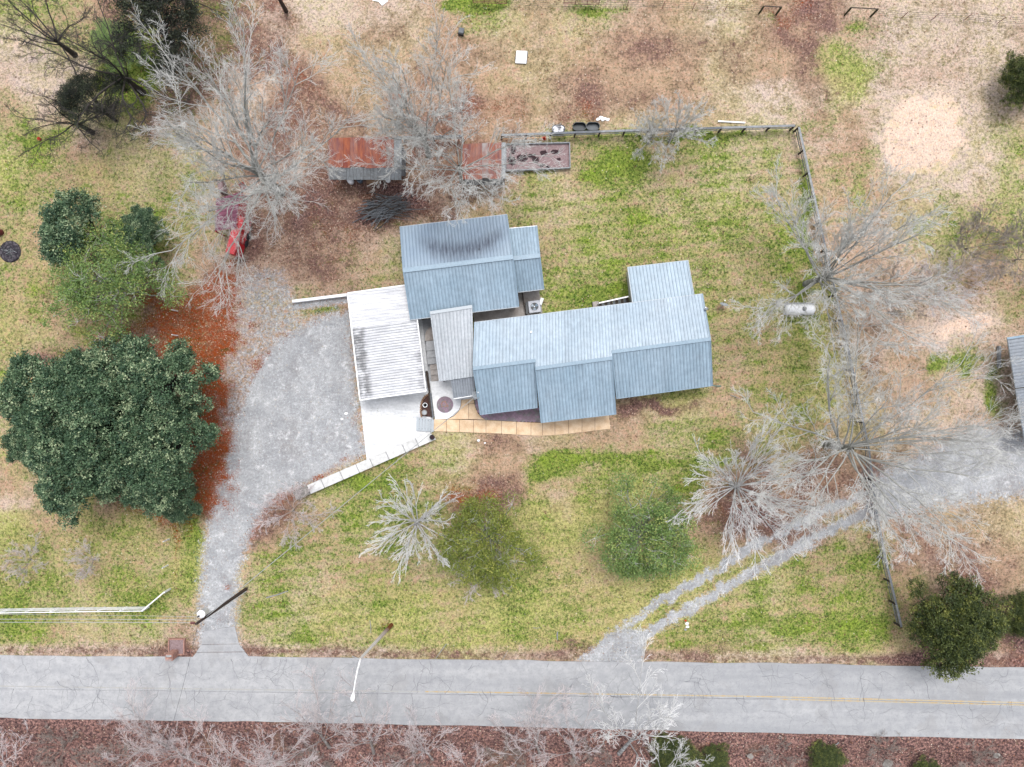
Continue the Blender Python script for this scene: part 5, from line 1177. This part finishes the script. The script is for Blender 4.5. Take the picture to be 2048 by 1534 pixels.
def tubes(parts, sides=(3,)):
    Vs, Fs, Ts = [], [], []; base = 0
    for pts, rr, tint in parts:
        N_, K1, _ = pts.shape; n = 6 if rr.max() > .1 else (4 if rr.max() > .05 else 3)
        d = np.zeros_like(pts); d[:, 1:-1] = pts[:, 2:] - pts[:, :-2]; d[:, 0] = pts[:, 1] - pts[:, 0]; d[:, -1] = pts[:, -1] - pts[:, -2]
        d /= np.linalg.norm(d, axis=2, keepdims=True) + 1e-9
        ref = np.where(np.abs(d[..., 2:3]) < .9, np.array([0, 0, 1.]), np.array([1., 0, 0]))
        x = np.cross(d, ref); x /= np.linalg.norm(x, axis=2, keepdims=True) + 1e-9; y = np.cross(x, d)
        a = np.arange(n) * 2 * np.pi / n
        ring = pts[:, :, None] + (x[:, :, None] * np.cos(a)[None, None, :, None] + y[:, :, None] * np.sin(a)[None, None, :, None]) * rr[:, :, None, None]
        Vs.append(ring.reshape(-1, 3)); idx = np.arange(N_ * K1 * n).reshape(N_, K1, n) + base
        f = np.stack([idx[:, :-1], np.roll(idx, -1, 2)[:, :-1], np.roll(idx, -1, 2)[:, 1:], idx[:, 1:]], -1).reshape(-1, 4); Fs.append(f)
        Ts.append(np.full(N_ * K1 * n, tint)); base += N_ * K1 * n
    return np.concatenate(Vs), np.concatenate(Fs), np.concatenate(Ts)
def bare_mesh(key, mat, **kw):
    t, c = grow(**kw); V, F, T = tubes(t); tm = np_mesh('trunk', V, F, M[mat], True, T); V, F, T = tubes(c); cm = np_mesh('crown', V, F, M[mat], True, T)
    return tm, cm
def place_tree(name, px, py, meshes, label, cat='tree', group=None, rz=0, sc=1.0, zc=0, szz=None, tilt=None):
    p = P(px, py, zc) if zc else P(px, py); z = gh(p.x, p.y)
    t = empty(name, (p.x, p.y, z), label, cat, group, rz=rz); t.scale = (sc, sc, szz or sc)
    if tilt: t.rotation_mode = 'ZYX'; t.rotation_euler = (tilt[0], tilt[1], rz)
    alt = meshes[-1] if isinstance(meshes[-1], str) else None; ms = [m for m in meshes if not isinstance(m, str)]
    for nm, me in zip(('trunk', 'crown', 'foliage'), ms):
        o = link_mesh(nm, me, t)
        if alt and (alt.startswith('bark') or nm == 'foliage'): o.material_slots[0].link = 'OBJECT'; o.material_slots[0].material = M[alt]
    return t
BG = 'bare deciduous trees of the property'
place_tree('bare_tree', 562, 385, bare_mesh('a', 'bark_grey', seed=1, height_=16, spread=12.5, limbs=18, k2=9, k3=8, k4=5, k5=3, r0=0.38, up=.35, wig=0.12, ang=(.25, 1.25), lean=(-.2, .3)), 'very large pale bare tree spreading over the red shed', group=BG)
place_tree('bare_tree', 858, 312, bare_mesh('b', 'bark_grey', seed=2, height_=12.5, spread=10, limbs=13, k2=8, k3=7, k4=5, k5=3, r0=.24, up=.3, wig=0.12, ang=(.1, .95), lean=(0, .4)), 'bare tree between the tin sheds, crown reaching up the pasture', group=BG)
place_tree('bare_tree', 925, 362, bare_mesh('c', 'bark_grey', seed=3, height_=11.5, spread=9.2, limbs=11, k2=8, k3=7, k4=5, k5=3, r0=.24, up=.15, wig=.16, ang=(.3, 1.3)), 'bare tree overhanging the smaller tin shed and garage roof', group=BG)
t4 = bare_mesh('d', 'bark_grey', seed=4, wig=0.12, height_=6, spread=4, limbs=14, k2=6, k3=6, k4=5, k5=4, r0=.14, up=.2, ang=(.2, 1.2), twig=.8)
place_tree('bare_tree', 1338, 283, t4, 'right of two small bare trees at the rear plank fence', 'tree', BG)
place_tree('bare_tree', 1296, 286, t4, 'left of two small bare trees at the rear plank fence', 'tree', BG, rz=2.1, sc=.75)
place_tree('bare_tree', 1612, 568, bare_mesh('e', 'bark_grey', seed=5, height_=11.5, spread=10.5, limbs=20, k2=8, k3=7, k4=5, k5=4, r0=.3, up=.15, wig=0.09, ang=(.3, 1.3)), 'large bare tree above the propane tank by the east fence', group=BG)
place_tree('bare_tree', 1652, 888, bare_mesh('f', 'bark_grey', seed=6, height_=13, spread=12, limbs=22, k2=8, k3=7, k4=5, k5=4, r0=.34, up=.12, wig=0.1, ang=(.3, 1.35)), 'large bare tree straddling the east fence above the gravel track', group=BG)
place_tree('bare_tree', 1462, 968, bare_mesh('g', 'bark_white', seed=7, an_=(.15, .5), height_=7.5, spread=7.2, limbs=30, k2=7, k3=6, k4=3, k5=2, r0=.2, up=.2, wig=.05, trunk_h=.2, ang=(.4, 1.45)), 'upswept bare tree left of the gravel track', group=BG)
place_tree('bare_tree', 851, 1030, bare_mesh('h', 'bark_white', seed=8, an_=(.15, .55), height_=6.0, spread=4.6, limbs=26, k2=6, k3=5, k4=3, k5=2, r0=.17, up=.25, wig=.05, trunk_h=.3, ang=(.5, 1.4), lean=(-.5, -.3), twig=1.0), 'white barked bare tree on the front lawn left of the olive tree', group=BG)
sh = bare_mesh('s', 'bark_pink', seed=9, height_=3.6, spread=3.8, limbs=12, k2=6, k3=6, k4=6, k5=2, r0=.07, up=.15, trunk_h=.08, ang=(.2, 1.4), twig=.75)
place_tree('bare_shrub', 588, 1020, sh, 'twiggy bare shrub at the low end of the retaining wall', 'shrub')
place_tree('bare_shrub', 62, 1118, sh, 'small bare grey tree at the far left of the lower lawn', 'shrub', 'small bare trees on the lower left lawn', rz=1.2, sc=.62)
place_tree('bare_shrub', 190, 1118, sh, 'small bare grey tree right of its twin on the lower left lawn', 'shrub', 'small bare trees on the lower left lawn', rz=3.0, sc=.62, tilt=(0, -.35))
sh2 = sh + ('bark_brown',)
place_tree('bare_shrub', 1930, 498, sh2, 'brown bare thicket at the right above the pinkish brush', 'shrub', rz=.4, sc=1.15)
place_tree('bare_shrub', 2030, 520, sh2, 'brown bare thicket cut by the right edge', 'shrub', rz=2.4, sc=1.2)
place_tree('bare_shrub', 1855, 575, sh, 'pinkish bare brush right of the big fence tree', 'shrub', rz=.9, sc=.9)
place_tree('bare_shrub', 1905, 560, sh, 'pinkish bare brush patch nearest the sandy spot', 'shrub', rz=4, sc=.8)
place_tree('bare_shrub', 1770, 590, sh2, 'low bare brush under the big tree right of the east fence', 'shrub', rz=2.0, sc=1.0)
# trees beyond the road
vt = bare_mesh('v', 'bark_pink', seed=12, wig=.07, height_=9, spread=4.6, limbs=8, k2=6, k3=6, k4=4, k5=2, r0=.11, up=.15, ang=(.05, .75), trunk_h=.3, twig=.8)
vt2 = bare_mesh('v2', 'bark_pink', seed=13, wig=.07, height_=8.5, spread=5.4, limbs=7, k2=6, k3=6, k4=4, k5=2, r0=.12, up=.12, ang=(.1, .9), trunk_h=.35, twig=.85)
vw = vt2 + ('bark_white',)
vg = 'bare saplings on the far side of the road'
SAP = ((330, 1490, vt, 0, .8, 'pale leaning sapling in the verge below the brick mailbox'), (395, 1515, vt, 1.0, .75, 'bare sapling below the drive entrance across the road'), (655, 1488, vt, 2.0, 1.0, 'wide pinkish sapling below the road, left of the lamp'), (745, 1500, vt2, 3.0, .9, 'pinkish sapling below the road under the lamp head'),
        (865, 1510, vt, 4.0, .75, 'smaller sapling in the verge just left of the middle'), (945, 1530, vt2, .5, .6, 'low sapling at the bottom edge near the middle'), (1080, 1500, vt, 5.0, .9, 'purplish sapling at the bottom, right of the middle'), (1150, 1510, vt2, 1.7, .85, 'twin stemmed sapling left of the pale roadside tree'),
        (1240, 1500, vw, 2.6, 1.2, 'largest pale bare tree whose twigs cross the yellow line'), (1310, 1530, vw, .3, .7, 'bare sapling in front of the olive shrub at the bottom'), (560, 1540, vt, .9, .9, 'pinkish sapling at the bottom edge, lower left'), (60, 1545, vt2, .9, .8, 'dark twiggy sapling at the bottom left corner'), (480, 1545, vt2, 2.9, .8, 'low twiggy sapling at the bottom edge below the drive'))
for x, y, ms, rz, s_, lb in SAP:
    y += 14
    place_tree('bare_sapling', x, y, ms, lb, 'tree', vg, rz=rz, sc=s_ * 1.2, tilt=(-.72 if s_ > .7 else -.5, RR.uniform(-.15, .15)))
for i, (x, y, s_, lb) in enumerate(((120, 1500, .8, 'tangled brown brush in the left verge across from the vinyl fence'), (230, 1520, .9, 'tangled brown brush below the brick mailbox'), (620, 1525, .8, 'tangled brown brush below the road, left of the lamp'), (820, 1530, .7, 'low tangled brush below the road, right of the lamp head'), (1010, 1520, .8, 'low tangled brush at the bottom middle'), (1185, 1525, .8, 'low tangled brush beside the pale roadside tree'), (1560, 1520, .7, 'low brown brush between two olive shrubs'), (1760, 1500, .6, 'low brown brush above the large pale rock'), (1960, 1530, .8, 'low brown brush in the far right verge'))):
    place_tree('bare_shrub', x, y, sh2, lb, 'shrub', 'low brush in the verge below the road', rz=x * .9, sc=s_, szz=s_ * .6)
# dark trees, upper left
dt = bare_mesh('k', 'bark_dark', seed=21, height_=9, spread=8.5, limbs=9, k2=6, k3=6, k4=6, k5=2, r0=.3, up=.1, wig=.22, ang=(.4, 1.35))
place_tree('dark_tree', 285, 185, dt, 'dark limbed bare tree at the upper left', 'tree', 'dark bare trees at the upper left')
place_tree('dark_tree', 330, 60, dt, 'dark bare tree at the top edge, behind the big pale tree', 'tree', 'dark bare trees at the upper left', rz=2, sc=.9)
place_tree('dark_tree', 185, 265, dt, 'lowest dark twiggy tree at the upper left', 'tree', 'dark bare trees at the upper left', rz=1.2, sc=.75)
place_tree('dark_tree', 150, 110, dt, 'leftmost dark twiggy tree near the top left corner', 'tree', 'dark bare trees at the upper left', rz=3.4, sc=.8)
place_tree('dark_tree', 390, 20, dt, 'dark twiggy tree at the top edge right of its neighbours', 'tree', 'dark bare trees at the upper left', rz=4, sc=.7)

def evergreen(seed, R0, Ht, mat, nlobe=30, clumps=900, leaves=45, leaf=(.15, .055), clump_r=.32, dens=1.0, shape='dome', barkm='bark_dark', z0=.22, inner=.25, lobe=(.2, .34), tw=1.0):
    R = np.random.RandomState(seed)
    # lobes arranged over a dome; clumps on each lobe's outer half
    u = R.uniform(0, 1, nlobe) ** .5; az = R.uniform(0, 2 * np.pi, nlobe) + np.arange(nlobe) * 2.4
    if shape == 'dome': zt = np.sqrt(np.clip(1 - (u * .92) ** 2, 0, 1))
    else: zt = 1 - u * .85
    out = 1 + .18 * np.sin(az * 3 + seed) + R.uniform(-.12, .12, nlobe)
    lc = np.stack([np.cos(az) * u * R0 * .8 * out, np.sin(az) * u * R0 * .8 * out, Ht * (z0 + (1 - z0) * zt * R.uniform(.72, .95, nlobe))], -1)
    lr = R0 * R.uniform(lobe[0], lobe[1], nlobe)
    li = R.randint(0, nlobe, clumps)
    v = R.normal(0, 1, (clumps, 3)); v[:, 2] = np.abs(v[:, 2]) * .9 - .25; v /= np.linalg.norm(v, axis=1, keepdims=True)
    cc = lc[li] + v * lr[li][:, None] * (R.uniform(inner, 1, clumps) ** .5)[:, None]
    tint_c = np.clip(R.uniform(-.1, 1.0, clumps) * (.65 + .5 * R.uniform(0, 1, nlobe)[li]), 0, 1)
    N_ = clumps * leaves; ci = np.repeat(np.arange(clumps), leaves)
    off = R.normal(0, 1, (N_, 3)) * clump_r * .5; off[:, 2] *= .6
    c = cc[ci] + off
    d = off + R.normal(0, .12, (N_, 3)); d /= np.linalg.norm(d, axis=1, keepdims=True) + 1e-9
    r = R.normal(0, 1, (N_, 3)); s_ = np.cross(d, r); s_ /= np.linalg.norm(s_, axis=1, keepdims=True) + 1e-9
    L_ = leaf[0] * R.uniform(.6, 1.3, N_)[:, None]; Wd = leaf[1] * R.uniform(.7, 1.3, N_)[:, None]
    V = np.stack([c - d * L_ * .5, c + s_ * Wd, c + d * L_ * .5, c - s_ * Wd], 1).reshape(-1, 3)
    F = np.arange(N_ * 4).reshape(-1, 4); T = np.repeat(np.clip(tint_c[ci] + R.normal(0, .1, N_), 0, 1), 4)
    fm = np_mesh('foliage', V, F, M[mat], False, T)
    # trunk, limbs to lobes, twigs
    trunk = [(np.array([[[0, 0, -.2], [0, 0, Ht * .4], [0, 0, Ht * .8]]]), np.array([[.26, .2, .06]]) * Ht / 9, 0.)]
    stt = np.stack([np.zeros(nlobe), np.zeros(nlobe), lc[:, 2] * R.uniform(.25, .6, nlobe)], -1); mid = (stt + lc) / 2 + R.normal(0, .2, lc.shape)
    limb = [(np.stack([stt, mid, lc], 1), np.array([.09, .06, .03])[None] * np.ones((nlobe, 1)) * tw, .3)]
    ks = R.choice(clumps, min(clumps, 330), replace=False); a = lc[li[ks]]; b_ = cc[ks]; limb.append((np.stack([a, (a + b_) / 2 + R.normal(0, .06, a.shape) + R.normal(0, .15, a.shape), b_ + (b_ - a) * .15], 1), np.array([.022, .016, .008])[None] * np.ones((len(ks), 1)) * tw, .9))
    V, F, T = tubes(trunk); tm = np_mesh('trunk', V, F, M[barkm], True, T); V, F, T = tubes(limb); lm = np_mesh('crown', V, F, M[barkm], True, T)
    return tm, lm, fm
EG = 'dense blue green evergreens left of the drive'
ev1 = evergreen(31, 6.6, 10.5, 'leaf_blue', 110, 3000, 24, (.19, .07), .34, lobe=(.09, .19))
ev2 = evergreen(32, 5.6, 9.5, 'leaf_blue', 90, 2200, 24, (.19, .07), .34, lobe=(.09, .2))
place_tree('evergreen_tree', 118, 812, ev1, 'biggest blue green evergreen at the far left', 'tree', EG, zc=8)
place_tree('evergreen_tree', 285, 775, ev2, 'dense evergreen at the upper right of the dark clump', 'tree', EG, zc=8)
place_tree('evergreen_tree', 150, 930, ev2, 'dense evergreen at the lower left of the dark clump', 'tree', EG, rz=2.0, zc=7)
place_tree('evergreen_tree', 205, 850, ev1, 'central evergreen in the middle of the dense clump', 'tree', EG, rz=.6, sc=1.0, szz=1.08, zc=8)
place_tree('evergreen_tree', 290, 905, ev1, 'dense evergreen nearest the gravel drive', 'tree', EG, rz=4.1, sc=.88, zc=7)
place_tree('evergreen_tree', 335, 1000, ev2, 'small dark evergreen at the foot of the dense clump', 'tree', EG, rz=1.1, sc=.5, zc=4)
place_tree('evergreen_tree', 40, 890, ev2, 'evergreen at the left edge of the dense clump', 'tree', EG, rz=5.1, sc=.6, zc=6)
place_tree('evergreen_tree', 140, 462, evergreen(33, 4.0, 8, 'leaf_blue', 50, 900, 26, (.19, .065), .36, lobe=(.12, .24)), 'dark blue green evergreen above the light green tree', 'tree', zc=6)
place_tree('evergreen_tree', 265, 470, ev2, 'shaded evergreen hidden behind the big bare tree', 'tree', rz=3, sc=.55, zc=4)
thin = evergreen(34, 6.4, 8, 'leaf_light', 60, 1500, 16, (.19, .05), .46, lobe=(.12, .26), barkm='bark_grey', tw=.9)
place_tree('light_green_tree', 200, 565, thin, 'thin light green tree with pale twigs at the left', 'tree', zc=6)
ol = evergreen(35, 5.0, 6, 'leaf_olive', 60, 1700, 15, (.17, .045), .40, lobe=(.12, .26), barkm='bark_grey', tw=.9)
place_tree('olive_green_tree', 975, 1090, ol, 'olive green tree right of the white barked tree', 'tree', zc=5)
ol2 = ol + ('leaf_light',)
place_tree('green_tree', 1290, 1068, ol2, 'rounded mid green tree on the front lawn near the gravel track', 'tree', rz=2.3, sc=1.08, zc=5)
place_tree('bare_shrub', 965, 1130, sh, 'bare grey tree growing through the olive green tree', 'shrub', rz=.7, sc=.95)
ced = evergreen(36, 5.2, 6.5, 'leaf_cedar', 80, 2200, 26, (.2, .05), .36, lobe=(.16, .28))
place_tree('cedar_tree', 1924, 1256, ced, 'dark cedar overhanging the road at the lower right', 'tree', zc=5, sc=.95, rz=1.3)
place_tree('cedar_tree', 2068, 1240, ced, 'dark cedar cut by the right edge above the road', 'tree', rz=2, sc=.5, zc=3)
place_tree('cedar_tree', 2065, 150, ced, 'dark tree cut by the upper right edge', 'tree', rz=1, sc=.55, zc=3)
for x, y, s_, lb in ((1345, 1510, .62, 'large olive evergreen shrub at the road edge, bottom'), (1430, 1520, .4, 'olive evergreen shrub right of the large one at the bottom'), (1650, 1518, .48, 'olive evergreen shrub in the verge below the yellow lines'), (1850, 1545, .4, 'olive shrub at the bottom edge, lower right')):
    place_tree('evergreen_shrub', x, y, ced, lb, 'shrub', 'olive evergreen shrubs below the road', rz=x * .7, sc=s_ * .82, szz=s_ * .5)
dkt = evergreen(37, 5.0, 8.5, 'leaf_dark', 24, 900, 30, (.16, .045), .4)
place_tree('dark_evergreen', 290, 30, dkt, 'dark dense evergreen at the top edge, upper left', 'tree', zc=6)
place_tree('dark_evergreen', 170, 200, dkt, 'thin dark ivy clad tree at the upper left', 'tree', rz=2, sc=.7, zc=5)
gl = dkt + ('leaf_light',)
place_tree('green_shrub', 235, 110, gl, 'bright green undergrowth beneath the dark upper left trees', 'shrub', rz=1, sc=.6, szz=.2)
